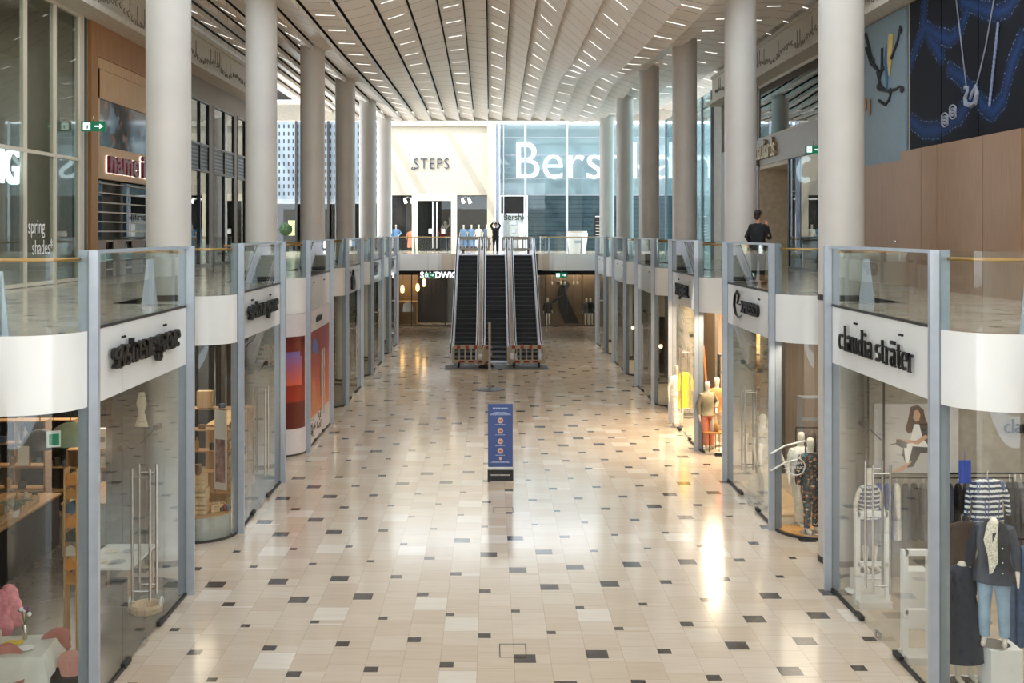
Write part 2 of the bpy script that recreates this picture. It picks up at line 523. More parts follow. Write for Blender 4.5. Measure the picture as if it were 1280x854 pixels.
def make_bay(side, label, ground='glass', gmat=None):
    X = XL if side < 0 else XR
    t = thing('shopfront', label, 'shopfront')
    h = BL / 2
    fl = (lambda mb: mb) if side < 0 else (lambda mb: mb.mirror())
    near = [(-NOTCH, -h - .8)] + arc(-.8, -h, .8, -90, -4)
    far = arc(-.8, h, .8, 4, 90) + [(-NOTCH, h + .8)]
    for y in (-h, h):
        b = MB()
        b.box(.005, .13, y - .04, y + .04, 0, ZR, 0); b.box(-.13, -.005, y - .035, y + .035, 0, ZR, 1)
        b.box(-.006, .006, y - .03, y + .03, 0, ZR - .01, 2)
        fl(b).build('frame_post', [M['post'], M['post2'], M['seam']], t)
    b = MB(); b.box(-.05, .05, -h + .04, h - .04, ZR - .045, ZR); fl(b).build('top_bar', M['post'], t)
    b = MB()
    for y0, y1 in ((-h + .05, -1.005), (-.995, .995), (1.005, h - .05)): b.box(-.03, 0, y0, y1, ZF, ZU)
    fl(b).build('fascia_panel', M['fascia'], t)
    b = MB()
    for y in (-1.0, 1.0):
        for dy in (-.05, .05): b.tube([(.0, y + dy, ZU - .2), (.03, y + dy, ZU - .2)], .017, 10)
    fl(b).build('glass_fixing', M['blackm'], t)
    for p in (near, far):
        fl(band(p, .03, ZF, ZU)).build('curved_fascia', M['fascia'], t)
        fl(MB().wall(p, .014, ZU + .02, ZR - .01, 0, True)).build('curved_balustrade_glass', M['rail_glass'], t)
        q = [(px - .1 * (1 if abs(py) < h + .3 else 0), py - (.12 if py > 0 else -.12)) for px, py in p]
        b = MB(); b.tube([(x, y, 5.85) for x, y in q], .025, 10); fl(b).build('handrail', M['brass'], t)
        fl(MB().wall(p, .03, 0.0, .05, 0, True)).build('base_channel', M['gasket'], t)
        s = 1 if p is far else -1
        b = MB()
        yb = s * (h + .8) - s * .05
        b.poly([(-.83, yb, ZU), (-.80 + .0, yb, ZU), (-.80, yb, ZR - .3), (-.83, yb, ZR - .3)], (0, -s * .04, 0))
        b.poly([(-1.0, yb, ZU), (-.72, yb, ZU), (-.80, yb, ZR - .25), (-.90, yb, ZR - .25)], (0, -s * .03, 0))
        fl(b).build('glass_bracket', M['post'], t)
    b = MB(); b.box(-.012, .0, -h + .05, h - .05, ZU + .01, ZR - .05); fl(b).build('balustrade_glass', M['rail_glass'], t)
    b = MB(); b.box(-.03, .012, -h + .05, h - .05, ZU - .005, ZU + .035); fl(b).build('glass_gasket', M['gasket'], t)
    if ground == 'poster':
        for p in (near, far): fl(band(p, .02, .05, ZF - .01)).build('poster_panel', M['poster_white'], t)
        b = MB(); b.box(-.02, 0, -h + .05, h - .05, .05, ZF - .01); fl(b).build('poster_panel', M['poster_white'], t)
    else:
        for p in (near, far): fl(MB().wall(p, .014, .05, ZF, 0, True)).build('curved_shop_glass', M['glass'], t)
        for y0, y1 in ((-h + .05, -1.01), (1.01, h - .05)):
            b = MB(); b.box(-.012, 0, y0, y1, .05, ZF); fl(b).build('side_pane', M['glass'], t)
    for y0, y1 in ((-h + .05, -1.0), (1.0, h - .05)):
        b = MB(); b.box(-.03, .02, y0, y1, 0, .05); fl(b).build('base_channel', M['gasket'], t)
    for s in (-1, 1):
        gm = M['glass']
        b = MB(); b.box(-.012, 0, min(s * .006, s * .99), max(s * .006, s * .99), .02, ZF - .01)
        if ground == 'poster':
            b = MB(); b.box(-.006, .002, min(s * .006, s * .99), max(s * .006, s * .99), .03, .06)
        d = fl(b).build('door', M['glass'] if ground != 'poster' else M['gasket'], t)
        b = MB()
        for xx in (-.13, .13): b.tube([(xx, s * .17, .72), (xx, s * .17, 2.68)], .02, 12)
        for z in (.85, 2.55): b.tube([(-.13, s * .17, z), (.13, s * .17, z)], .012, 8)
        fl(b).build('handle', M['steel'], d)
        b = MB(); b.box(-.035, .03, s * .99, s * .7, .02, .09)
        fl(b).build('floor_hinge', M['seam'], d)
        b = MB(); b.box(-.03, .025, s * .1, s * .02, .02, .1); fl(b).build('door_lock', M['steel'], d)
        b = MB(); b.box(-.09, -.02, s * .95, s * .72, ZF - .85, ZF - .77); b.tube([(-.05, s * .8, ZF - .8), (-.12, s * .2, ZF - .95)], .008, 6)
        if ground != 'poster': fl(b).build('door_closer', M['seam'], d)
    return t

M['poster_white'] = mat('poster vinyl', (216, 208, 208), 0.4, var=0.01)
BAY_LABELS = {
    -1: ['glass shopfront bay of the gift shop, the nearest one, beside the clothed table',
         'second glass shopfront bay of the gift shop, in front of pale wooden crate shelves',
         'shopfront bay covered with white vinyl and red orange poster artwork',
         'glass shopfront bay just beyond the red poster shopfront',
         'narrow looking glass shopfront bay, second beyond the red poster shopfront',
         'farthest glass shopfront bay on the gift shop side, next to the bridge'],
    1: ['glass shopfront bay of the clothes shop under the claudia sträter sign',
        'glass shopfront bay under the expresso sign',
        'brightly lit glass shopfront bay beyond the expresso shop with yellow clothes behind',
        'glass shopfront bay just beyond the brightly lit clothes shop',
        'glass shopfront bay second beyond the brightly lit clothes shop',
        'farthest glass shopfront bay opposite the gift shop side, next to the bridge']}
bay_glass = {-1: make_bay(-1, BAY_LABELS[-1][0]), 1: make_bay(1, BAY_LABELS[1][0])}
for side in (-1, 1):
    X = XL if side < 0 else XR
    for i, y0 in enumerate(BAYS[side]):
        if side < 0 and i == 2: t = make_bay(-1, '', 'poster')
        else: t = bay_glass[side] if i == 0 else copy_tree(bay_glass[side])
        t['label'] = BAY_LABELS[side][i]
        t.location = (X, y0 + BL / 2, 0)
        t['group'] = 'glazed shopfront bays along the hall'

# backs of the notches and walls between shops (structure)
b = MB(); b2 = MB()
for side, X in ((-1, XL - NOTCH), (1, XR + NOTCH)):
    s = side
    for i in range(-1, 6):
        y0 = BAYS[side][0] + 8.52 * i
        ya, yb = y0 - 8.52 + BL + .8, y0 - .8
        if i < 0: continue
        b.box(X, X + s * .04, ya, yb, ZF, ZU)
        b2.box(X, X + s * .1, ya, yb, 0, ZF)
    y0 = BAYS[side][5] + BL + .8
    b.box(X, X + s * .04, y0, YB, ZF, ZU); b2.box(X, X + s * .1, y0, YB, 0, ZF)
struct(b.build('trim_2', M['fascia']))
struct(b2.build('wall_column_niches', mat('dark niche wall', (74, 70, 65), .4)))
for side in (-1, 1):
    X = (XL if side < 0 else XR); s = side
    b = MB()
    for i, y in enumerate([8.0] + [BAYS[side][0] - 1.9 + 8.52 * k for k in range(1, 7)]):
        if side < 0 and i == 1: continue
        b.box(X + s * (NOTCH + .1), s * 13.0, y - .05, y + .05, 0, ZF)
    b.box(s * 12.9, s * 13.0, 8, 66, 0, ZF)
    b.box(X + s * NOTCH, s * 13, YB - .1, YB, 0, ZF)
    struct(b.build('wall_left' if side < 0 else 'wall_right', M['charcoal'] if side < 0 else M['taupe_light'] if 'taupe_light' in M else M['taupe']))
    b = MB(); b.box(X + s * .04, s * 12.9, 8.1, YB - .2, 0.001, .006)
    if side < 0: b = MB(); b.box(X - .04, -12.9, 8.1, 29.6, 0.001, .006)
    # keep the notches clear of shop floor: the stone floor shows there
    b3 = MB()
    for i, y0 in enumerate(BAYS[side]):
        pth = [(px * (1 if s < 0 else -1) + X, y0 + BL / 2 + py) for px, py in bay_path(BL / 2, off=-.04)]
        poly = [(x, y, .001) for x, y in pth] + [(s * 12.85, pth[-1][1] + (1.3), .001), (s * 12.85, pth[0][1] - 1.3, .001)]
        b3.poly(poly, (0, 0, .005))
    struct(b3.build('floor', M['dark_floor'] if side < 0 else M['warm_floor']))

# fascia of the bays beside and behind the viewpoint
b = MB()
for side in (-1, 1):
    X = XL if side < 0 else XR; y0 = BAYS[side][0] - 8.52
    p = [(X + px * (1 if side < 0 else -1), y0 + BL / 2 + py) for px, py in bay_path(BL / 2)]
    b.wall(p if side < 0 else list(reversed(p)), .035, ZF, ZU, 0, True)
struct(b.build('trim_10', M['fascia']))

# ------------------------------------------------------------------ bridge edge
def bridge_part(x0, x1, name_mat=None):
    pass
for (x0, x1, lab) in ((-6.75, -2.35, 'glass balustrade with brass handrail on the bridge, on the STEPS side of the escalators'),
                      (2.95, 7.45, 'glass balustrade with brass handrail on the bridge, beside the white tapered bin')):
    t = thing('bridge_balustrade', lab, 'balustrade', ((x0 + x1) / 2, YB, 0), 0, 'bridge balustrades')
    w = (x1 - x0) / 2
    inner = w if x0 < 0 else -w
    s = 1 if inner > 0 else -1
    path = [(-inner, 0)] + [(inner - s * .8, 0)] + [(inner - s * .8 + s * .8 * math.sin(a), .8 - .8 * math.cos(a)) for a in [PI / 2 * i / 6 for i in range(1, 7)]] + [(inner, 1.5)]
    if s < 0: path = path
    th = .03
    b = MB(); b.wall(path, th, ZF, ZU, 0, True); b.build('fascia', M['fascia'], t)
    b = MB(); b.wall(path, .014, ZU, ZR, 0, True); b.build('glass_pane', M['rail_glass'], t)
    b = MB(); b.tube([(x, y + .12, 5.9) for x, y in path], .025, 8); b.build('handrail', M['brass'], t)
    b = MB()
    for dx in (-.8 * w, 0.1, .55 * w if s < 0 else -.5 * w):
        b.poly([(dx - .06, .04, ZU), (dx + .06, .04, ZU), (dx + .02, .04, ZR - .1), (dx - .02, .04, ZR - .1)], (0, .04, 0))
    b.build('glass_bracket', M['post'], t)
    b = MB()
    for dx in (-.35 * w, .4 * w): b.box(dx - .004, dx + .004, -.035, -.02, ZF, ZU)
    b.build('panel_joint', M['gasket'], t)

# ------------------------------------------------------------------ upper walls
def frieze(side):
    X = -10.25 if side < 0 else 10.0
    s = side; W = WL if side < 0 else WR
    b = MB()
    b.box(X, W + s * .4, 8, 50.6, 12.0, 13.15)
    b.box(X - s * .28, W, 8, 50.6, 11.85, 12.02)
    b.box(X - s * .06, X, 8, 50.6, 13.06, 13.2)
    struct(b.build('trim_3', M['frieze']))
    b = MB()
    rnd = random.Random(3)
    y = 14.0
    while y < 50:
        z = 12.32 + .12 * math.sin(y * 1.7) + rnd.random() * .12
        if rnd.random() < .4: b.box(X - s * .02, X, y + .085, y + .11, z, z + .5)
        n = 12; r = .085; a0 = rnd.random() * 4
        b.tube([(X - s * .012, y + r * math.cos(a0 + 2 * PI * k / n), z + r * math.sin(a0 + 2 * PI * k / n)) for k in range(9)], .016, 5)
        b.ball((X - s * .01, y + .2, z + .02), .012, .025, .025, 8, 5)
        y += .34
    struct(b.build('trim_4', mat('relief metal', (136, 126, 112), .5)))
frieze(-1); frieze(1)

b = MB()   # left wall body, behind the fronts
b.box(WL - 3.2, WL - 3.0, 8, 52, ZU, 13.2); b.box(WL - 3.1, WL, 50.4, 50.6, ZU, 13.2)
b.box(WL - 3.1, WL, 29.55, 29.75, ZU, 13.2); b.box(WL - 3.1, WL, 39.35, 39.45, ZU, 13.2)
b.box(WL - 3.1, WL, 8, 8.1, ZU, 13.2)
b.box(WL - 3.1, WL, 8, 50.6, 12.0, 12.1)
struct(b.build('wall_left', mat('shop interior taupe', (150, 140, 124), .7)))
# wall left: taupe cladding with openings for the three windows
b = MB()
Y0, Y1 = 39.4, 50.6
wins = [(39.9, 42.5), (43.3, 46.7), (47.3, 50.2)]
ZT = 11.1
b.box(WL, WL - .25, Y0, Y1, ZT, 12.0)
ed = [Y0] + [v for w in wins for v in w] + [Y1]
for i in range(0, len(ed), 2): b.box(WL, WL - .25, ed[i], ed[i + 1], ZU, ZT)
struct(b.build('wall_left', M['taupe']))
louv = slat_material('grey louvres', (66, 70, 76), (122, 128, 134), .14)
dark_glass = glass('dark shop glass', (0.30, 0.33, 0.32), 1.75)
mid_glass = glass('shop glass with reflections', (0.62, 0.68, 0.65), 1.65)
for i, (a, c) in enumerate(wins):
    w = MB(); m = (a + c) / 2
    for y in (a, m, c): w.box(WL + .02, WL - .1, y - .035, y + .035, ZU, ZT)
    for z in (ZU + .05, 8.47, 9.44, ZT - .05): w.box(WL + .02, WL - .1, a, c, z - .04, z + .04)
    o = struct(w.build('window_%d' % (i + 1), M['black']))
    p = MB(); p.box(WL - .04, WL - .06, a, c, ZU, 8.47); p.box(WL - .04, WL - .06, a, c, 9.44, ZT); p.build('pane', mid_glass, o)
    p = MB(); p.box(WL - .03, WL - .05, a, c, 8.47, 9.44); p.build('louvre', louv, o)
# shop beyond those windows: pale lit walls
b = MB(); b.box(WL - 2.4, WL - 2.3, 40, 50, 8.9, 12); struct(b.build('wall_shop', mat('cream shop wall', (214, 196, 156), .6)))
b = MB(); b.box(WL - 2.2, WL - 1.9, 40, 44, ZU, 6.2); b.box(WL - 1.6, WL - 1.3, 44.6, 46, ZU, 6.0); b.box(WL - 1.9, WL - 1.5, 47.5, 50, ZU, 8.2)
tag(b.build('shop_counter', M['blackm']), 'dark shop counter low behind the tall windows of the taupe wall', 'counter')

# curtain wall shop (spring shades)
t = thing('glass_curtain_wall', 'tall cream framed glass shop wall with large white letters behind', 'glass wall', (WL, 22, ZU))
for y in (29.25, 27.5, 25.75, 24.0, 22.25, 20.5, 18.75, 17.0, 15.25):
    b = MB(); ww = .14 if y == 29.25 else .035
    b.box(.03, -.12, y - 22 - ww, y - 22 + ww, 0, 7.0); b.build('mullion', M['cream2'] if 'cream2' in M else M['frieze'], t)
for z in (0.06, 3.16, 6.9):
    b = MB(); b.box(.02, -.1, -7, 7.2, z - .04, z + .04); b.build('transom', M['cream2'], t)
b = MB(); b.box(-.03, -.045, -7, 7.2, 0, 7.0); b.build('glass_pane', mid_glass, t)
b = MB(); b.box(.02, -.3, 7.42, 7.62, 0, 7.0); b.build('shadow_gap', M['black'], t)

def text(name, s, size, mtl, loc, rot, ext=.02, off=0.0, sx=1.0, parent=None, align='LEFT', spacing=1.0, shear=0.0):
    c = bpy.data.curves.new(name, 'FONT'); c.body = s; c.size = size; c.extrude = ext; c.offset = off
    c.align_x = align; c.space_character = spacing; c.shear = shear; c.resolution_u = 4; c.space_line = 1.0
    o = bpy.data.objects.new(name, c); COL.objects.link(o)
    dg = bpy.context.evaluated_depsgraph_get()
    me = bpy.data.meshes.new_from_object(o.evaluated_get(dg))
    bpy.data.objects.remove(o); me.materials.clear(); me.materials.append(mtl)
    for v in me.vertices: v.co.x *= sx
    o = link(name, me, parent, loc, rot)
    return o
ROT_L = (PI / 2, 0, PI / 2)      # faces +x, reads towards +y
ROT_R = (PI / 2, 0, -PI / 2)     # faces -x, reads towards -y
ROT_F = (PI / 2, 0, 0)           # faces the camera
white_e = emit('white lit letters', (236, 244, 255), 1.6)
tag(text('window_lettering', 'spring\n  shades*', .5, M['white'], (WL + .02, 25.85, ZU + 1.25), ROT_L, .002, sx=.8), 'white words spring shades on the tall glass wall', 'lettering')
tag(text('shop_sign', 'MANG', 1.2, white_e, (WL - .35, 22.75, 7.32), ROT_L, .05, .012, sx=1.0), 'large white capital letters behind the glass curtain wall', 'sign')

area('light_curtain_wall_shop', (WL - 1.6, 22, 11.8), 2, 12, 120, (1, .95, .85))  # fill light added to lift the interior behind the glass
# kids fashion shop with wooden portal
t = thing('shop_portal', 'brown wooden portal of the kids clothes shop with roller shutter', 'shopfront', (WL, 34.6, ZU))
b = MB()
b.box(.06, -.3, -4.75, -4.25, 0, 7.0); b.box(.06, -.3, -4.25, 4.75, 6.05, 7.0); b.box(.06, -.3, 4.25, 4.75, 0, 6.05)
b.build('outer_panel', M['walnut'], t)
b = MB()
b.box(.02, -.12, -4.25, 4.25, 5.75, 6.05); b.box(0, -.12, -4.25, -3.95, 4.2, 5.75); b.box(0, -.12, -4.25, 4.25, 4.95, 5.75)
b.box(0, -.12, -4.25, 4.25, 2.75, 3.65); b.box(0, -.12, 3.95, 4.25, 3.65, 4.95); b.box(0, -.12, -4.25, -3.95, 3.65, 4.25)
b.build('inner_panel', M['portal'], t)
scr = new_mat('display screen')[0]
def screen_material(m):
    nt = m.node_tree; bb = nt.nodes['Principled BSDF']; q = NT(nt); x, y, z = q.xyz('Object')
    n = q.noise(q.vec(x, q.m('MULTIPLY', y, .8), q.m('MULTIPLY', z, 1.2)), 1.6, 4.0)
    n2 = q.noise(q.vec(x, q.m('MULTIPLY', y, 1.3), q.m('ADD', z, 9.0)), 2.2, 3.0)
    col = q.mix(q.m('MULTIPLY', q.m('GREATER_THAN', n, .56), .9), srgb(22, 26, 30), srgb(110, 140, 155))
    col = q.mix(q.m('MULTIPLY', q.m('GREATER_THAN', n2, .64), .7), col, srgb(200, 120, 60))
    nt.links.new(col, bb.inputs['Emission Color']); bb.inputs['Emission Strength'].default_value = .13
    bb.inputs['Base Color'].default_value = (.01, .01, .012, 1); bb.inputs['Roughness'].default_value = .08
screen_material(scr)
b = MB(); b.box(-.04, -.1, -3.95, 3.95, 3.65, 4.95); b.build('screen', scr, t)
shut = slat_material('roller shutter with gaps', (54, 60, 68), (168, 158, 146), .36, frac=.88)
b = MB()
for k in range(10):
    z = .2 + k * .27; b.box(-.16, -.2, -4.2, 4.2, z, z + .035)
b.build('shutter_bar', M['frieze'], t)
b = MB(); b.box(-.22, -.235, -4.2, 4.2, 0, 2.75); b.build('glass_pane', dark_glass, t)
b = MB(); b.box(-.3, -.32, -4.2, 4.2, 0, 2.75); b.build('backdrop', M['charcoal'], t)
for k in range(5):
    b = MB(); b.box(-.13, -.17, -4.1 + k * 1.7, -3.1 + k * 1.7, .02, 1.05); b.build('low_panel', M['taupe'], t)
red = mat('dark red letters', (120, 22, 40), .35)
n = text('shop_sign', 'name it', .95, red, (WL + .09, 31.05, ZU + 2.95), ROT_L, .05, .02, sx=1.28)
tag(n, 'dark red raised letters name it on the wooden portal', 'sign')
text('letter_edge', 'name it', .95, emit('pale lit letter edge', (255, 235, 225), .8), (0, 0, -.06), (0, 0, 0), .015, .028, sx=1.28, parent=n)

# green exit signs
GREEN = emit('green exit sign', (16, 104, 70), .4); WSIGN = emit('white exit sign marks', (225, 250, 240), .6)
def exit_sign(loc, rot, label, w=.62, h=.26, hang=.15):
    t = thing('exit_sign', label, 'exit sign', loc, 0, 'green exit signs'); t.rotation_euler = rot
    b = MB(); b.box(-w / 2, w / 2, -.03, .03, -h / 2, h / 2); b.build('panel', GREEN, t)
    b = MB(); b.box(-w * .42, -w * .12, -.036, -.03, -h * .36, h * .36); b.build('door_symbol', WSIGN, t)
    b = MB(); b.tube([(-w * .3, -.04, 0), (-w * .22, -.04, h * .1), (-w * .25, -.04, -h * .25)], .018, 6)
    b.build('running_figure', GREEN, t)
    b = MB(); b.box(w * .05, w * .28, -.038, -.03, -.016, .016); b.poly([(w * .26, -.038, -h * .26), (w * .42, -.038, 0), (w * .26, -.038, h * .26)], (0, .008, 0))
    b.build('arrow', WSIGN, t)
    b = MB(); b.tube([(0, 0, h / 2), (0, 0, h / 2 + hang)], .015, 6); b.build('bracket', M['steel'], t)
    return t
exit_sign(at(117, 158, 29.0), (0, 0, 0), 'small green exit sign beside the wooden portal')
exit_sign(at(1017, 187, 34.0), (0, 0, 0), 'small green exit sign beside the tall dark glass near the column', .5, .24)

# ------------------------------------------------------------------ right upper wall
b = MB()
b.box(WR + 3.0, WR + 3.2, 33, 50.6, ZU, 13.2); b.box(WR, WR + .2, 8, 27.7, ZU, 12.0); b.box(WR, WR + .2, 27.7, 33.2, ZU, 12.0)
b.box(WR, WR + 3.1, 33.2, 33.4, ZU, 12); b.box(WR, WR + 3, 50.4, 50.6, ZU, 12); b.box(WR, WR + 3, 33, 50.6, 12, 12.1)
struct(b.build('wall_right', M['frieze']))
BY, BZ = 23.0, 9.2
PJ = lambda px, py: (WR * F / (px - 613.5) - BY, EYE + (290 - py) * (WR / (px - 613.5)) - BZ)
def jewel_material():
    m, nt, bb = new_mat('jewellery picture'); q = NT(nt); x, y, z = q.xyz('Object')
    curves = [[(1142, 82), (1152, 52), (1161, 33), (1176, 44), (1192, 50), (1206, 38), (1214, 14)], [(1161, 0), (1158, 35)], [(1166, 46), (1182, 72)],
              [(1208, 2), (1228, 10), (1252, 17), (1266, 10), (1279, -8)], [(1142, 150), (1158, 164), (1182, 162), (1204, 146), (1222, 118), (1206, 96), (1192, 86)],
              [(1222, 112), (1234, 132), (1247, 140), (1260, 124), (1270, 80), (1282, 50)]]
    d = None
    for cv in curves:
        pts = [PJ(*p) for p in cv]
        for (ay, az), (by, bz) in zip(pts, pts[1:]):
            vy, vz = by - ay, bz - az; L2 = vy * vy + vz * vz
            py_ = q.m('SUBTRACT', y, ay); pz_ = q.m('SUBTRACT', z, az)
            tt = q.m('DIVIDE', q.m('ADD', q.m('MULTIPLY', py_, vy), q.m('MULTIPLY', pz_, vz)), L2)
            tt = q.m('MAXIMUM', 0.0, q.m('MINIMUM', 1.0, tt))
            ey = q.m('SUBTRACT', py_, q.m('MULTIPLY', tt, vy)); ez = q.m('SUBTRACT', pz_, q.m('MULTIPLY', tt, vz))
            dd = q.m('SQRT', q.m('ADD', q.m('MULTIPLY', ey, ey), q.m('MULTIPLY', ez, ez)))
            d = dd if d is None else q.m('MINIMUM', d, dd)
    sp = q.noise(q.vec(q.m('MULTIPLY', y, 20.0), q.m('MULTIPLY', z, 20.0)), 1.0, 2.0)
    n3 = q.noise(q.vec(q.m('MULTIPLY', y, .9), q.m('MULTIPLY', z, .9)), 1.0, 2.0)
    wd = q.m('ADD', .12, q.m('MULTIPLY', n3, .32))
    band_ = q.m('SUBTRACT', 1.0, q.m('MINIMUM', 1.0, q.m('DIVIDE', d, wd)))
    f = q.m('MINIMUM', 1.0, q.m('MULTIPLY', q.m('POWER', band_, 1.4), q.m('MULTIPLY', sp, 1.7)))
    c = q.mix(f, srgb(26, 28, 34), srgb(38, 66, 116))
    c = q.mix(q.m('MULTIPLY', q.m('GREATER_THAN', q.m('MULTIPLY', q.m('SUBTRACT', 1.0, q.m('MULTIPLY', q.m('ABSOLUTE', q.m('SUBTRACT', band_, .35)), 1.6)), sp), .55), .7), c, srgb(120, 148, 190))
    nt.links.new(c, bb.inputs['Base Color']); bb.inputs['Roughness'].default_value = .6; bb.inputs['Specular IOR Level'].default_value = .12
    return m
JW = jewel_material()
t = thing('jewellery_banner', 'huge black banner of three panels with blue glitter waves and jewellery', 'banner', (WR - .06, 23.0, 9.2))
for a, c in ((-5.5, -1.45), (-1.4, .65), (.7, 2.6), (2.65, 4.55)):
    b = MB(); b.box(-.03, .03, a, c, -2.4, 2.62); b.build('banner_panel', JW, t)
b = MB(); b.box(.0, .05, -5.5, 4.6, -2.4, 2.62); b.build('backing', M['black'], t)
silver = mat('silver picture tone', (150, 154, 166), .35)
Q = lambda px, py: (-.045, *PJ(px, py))
b = MB(); b.tube([Q(1211.5, 112), Q(1213, 109), Q(1216, 110), Q(1216, 114), Q(1213, 122), Q(1214, 130), Q(1220, 132), Q(1226, 128), Q(1228, 118), Q(1226, 106), Q(1222, 116), Q(1219, 124)], [.02, .045, .04, .035, .05, .06, .06, .06, .06, .02, .04, .03], 6)
b.build('swan_pendant', silver, t)
for pl in ([(1201, -2), (1214, 108)], [(1250, -6), (1238, 60), (1227, 106)]):
    b = MB(); b.tube([Q(*p) for p in pl], .016, 5); b.build('necklace_chain', silver, t)
b = MB()
for k in range(18):
    p = Q(1254 - k * .62, 31 + k * 5.8); b.ball(p, .025, .05, .075, 8, 5)
b.build('bracelet_strand', mat('crystal strand', (120, 134, 164), .3), t)
for px, py in ((1187, 150), (1197, 140)):
    b = MB()
    for dy in (-4, 0, 4): b.tube([Q(px + 4 * math.cos(a), py + dy + 4.5 * math.sin(a)) for a in [2 * PI * k / 12 for k in range(13)]], .022, 5)
    b.build('ring', silver, t)
t = thing('bird_banner', 'pale blue banner with a long blue and yellow parrot on black branches', 'banner', (WR - .06, 29.7, 9.2))
b = MB(); b.box(-.03, .03, -1.85, 3.4, -2.4, 2.62); b.build('banner_panel', mat('pale blue print', (120, 140, 150), .5, var=.02), t)
b = MB()
P = lambda px, py: (-.05, (WR * F / (px - 613.5)) - 29.7, EYE + (290 - py) * (WR / (px - 613.5)) - 9.2)
for pl in ([(1087, 42), (1096, 78), (1106, 92), (1104, 104), (1112, 112)], [(1088, 60), (1094, 80), (1104, 90)], [(1106, 90), (1113, 82), (1120, 72), (1128, 50), (1131, 32)],
           [(1102, 90), (1106, 108), (1110, 112)], [(1105, 112), (1116, 114), (1124, 112), (1130, 108), (1135, 112)], [(1104, 126), (1112, 131), (1117, 124), (1119, 116)], [(1108, 88), (1108, 60)]):
    b.tube([P(*p) for p in pl], [.05 - .03 * i / len(pl) for i in range(len(pl))], 5)
for p in ((1096, 76), (1105, 92), (1131, 38), (1118, 114), (1133, 112), (1103, 108)): b.ball(P(*p), .03, .14, .09, 8, 5)
b.build('branch', mat('dark branch print', (44, 44, 48), .7), t)
b = MB(); b.tube([P(1119, 48), P(1117, 60), P(1114.5, 76), P(1114, 95), P(1113.5, 112)], [.04, .1, .09, .05, .02], 8); b.build('blue_wing', mat('parrot blue', (44, 98, 140), .5), t)
b = MB(); b.tube([P(1120, 42), P(1119, 56), P(1118, 76), P(1116.5, 95)], [.08, .09, .08, .02], 8); b.build('yellow_breast', mat('parrot yellow', (186, 160, 92), .5), t)
b = MB(); b.ball(P(1092, 134), .03, .1, .25, 8, 5); b.ball(P(1086.5, 131), .03, .1, .2, 8, 5); b.build('flower', mat('flower print', (160, 110, 70), .5), t)

t = thing('hoarding', 'brown plywood hoarding with a door in front of a closed shop', 'hoarding', (9.8, 26.8, ZU))
X0 = 0
for a, c, h, dx in ((-6.1, -4.5, 3.2, 0), (-4.48, -2.2, 3.2, 0), (-2.18, -1.3, 3.2, 0), (-1.28, 0, 3.2, .0), (.02, 1.6, 3.02, .12), (1.62, 3.2, 3.02, .12), (3.22, 6.4, 3.02, .12)):
    b = MB(); b.box(dx, .5, a, c, 0, h); b.build('plywood_panel', M['hoard'], t)
b = MB(); b.box(-.02, .02, -.06, .02, 0.6, .85); b.ball((-.04, .2, 1.05), .03, .03, .03, 8, 5); b.build('door_handle', M['steel'], t)

# shop with raised metal letters
b = MB(); b.box(WR, WR + .3, 33.4, 35.5, ZU, 12); struct(b.build('trim_5', M['black']))
b = MB(); b.box(WR - .05, WR + .3, 35.5, 50.4, 8.75, 9.75); b.box(WR - .05, WR + .3, 43.4, 50.4, ZU, 8.75); b.box(WR - .05, WR + .3, 43.6, 43.9, 9.75, 12)
struct(b.build('wall_right', mat('brushed taupe band', (168, 164, 162), .4, var=.03, scale=2, stretch=(1, 1, 12))))
w = MB()
for y in (35.55, 43.55): w.box(WR + .0, WR + .1, y - .05, y + .05, 9.75, 11.85)
w.box(WR, WR + .1, 35.5, 43.6, 9.75, 9.83); w.box(WR, WR + .1, 35.5, 43.6, 11.75, 11.85)
o = struct(w.build('window_4', M['frieze'])); p = MB(); p.box(WR + .03, WR + .045, 35.5, 43.5, 9.8, 11.8); p.build('pane', glass('mirror like shop glass', (.2, .24, .24), 2.4), o)
w = MB(); w.box(WR, WR + .1, 35.5, 35.6, ZU, 8.75); w.box(WR, WR + .1, 39.1, 39.25, ZU, 8.75); w.box(WR, WR + .1, 35.5, 39.2, ZU, ZU + .08)
o = struct(w.build('window_5', M['black'])); p = MB(); p.box(WR + .03, WR + .045, 35.5, 39.2, ZU, 8.75); p.build('pane', glass('shop glass dark', (.35, .4, .4), 2.0), o)
b = MB(); b.box(WR + .05, WR + 1.5, 39.2, 39.3, ZU, 8.75); b.box(WR + 1.4, WR + 1.5, 39.3, 43.4, ZU, 8.75); b.box(WR, WR + 1.5, 43.3, 43.4, ZU, 8.75); b.box(WR, WR + 1.5, 39.2, 43.4, 8.6, 8.75)
struct(b.build('wall_entrance', mat('beige entrance wall', (206, 190, 166), .5)))
bronze = mat('bronze letters', (186, 164, 132), .3, .6)
tag(text('shop_sign', 'pauliards', 1.0, bronze, (WR - .1, 43.3, 8.98), ROT_R, .07, .01, sx=.8), 'raised pale metal letters on the grey band over the shop entrance', 'sign')
b = MB(); b.tube([(WR + .25, 37.9 + .85 * math.cos(a), 8.3 + .36 * math.sin(a)) for a in [math.radians(-110 + 220 * k / 24) for k in range(25)]], .09, 8)
tag(b.build('painted_reflection', white_e), 'painted white reflection of a curved letter in the dark glass beside the column', 'sign')  # glowing tube stands in for a letter's reflection in the glass

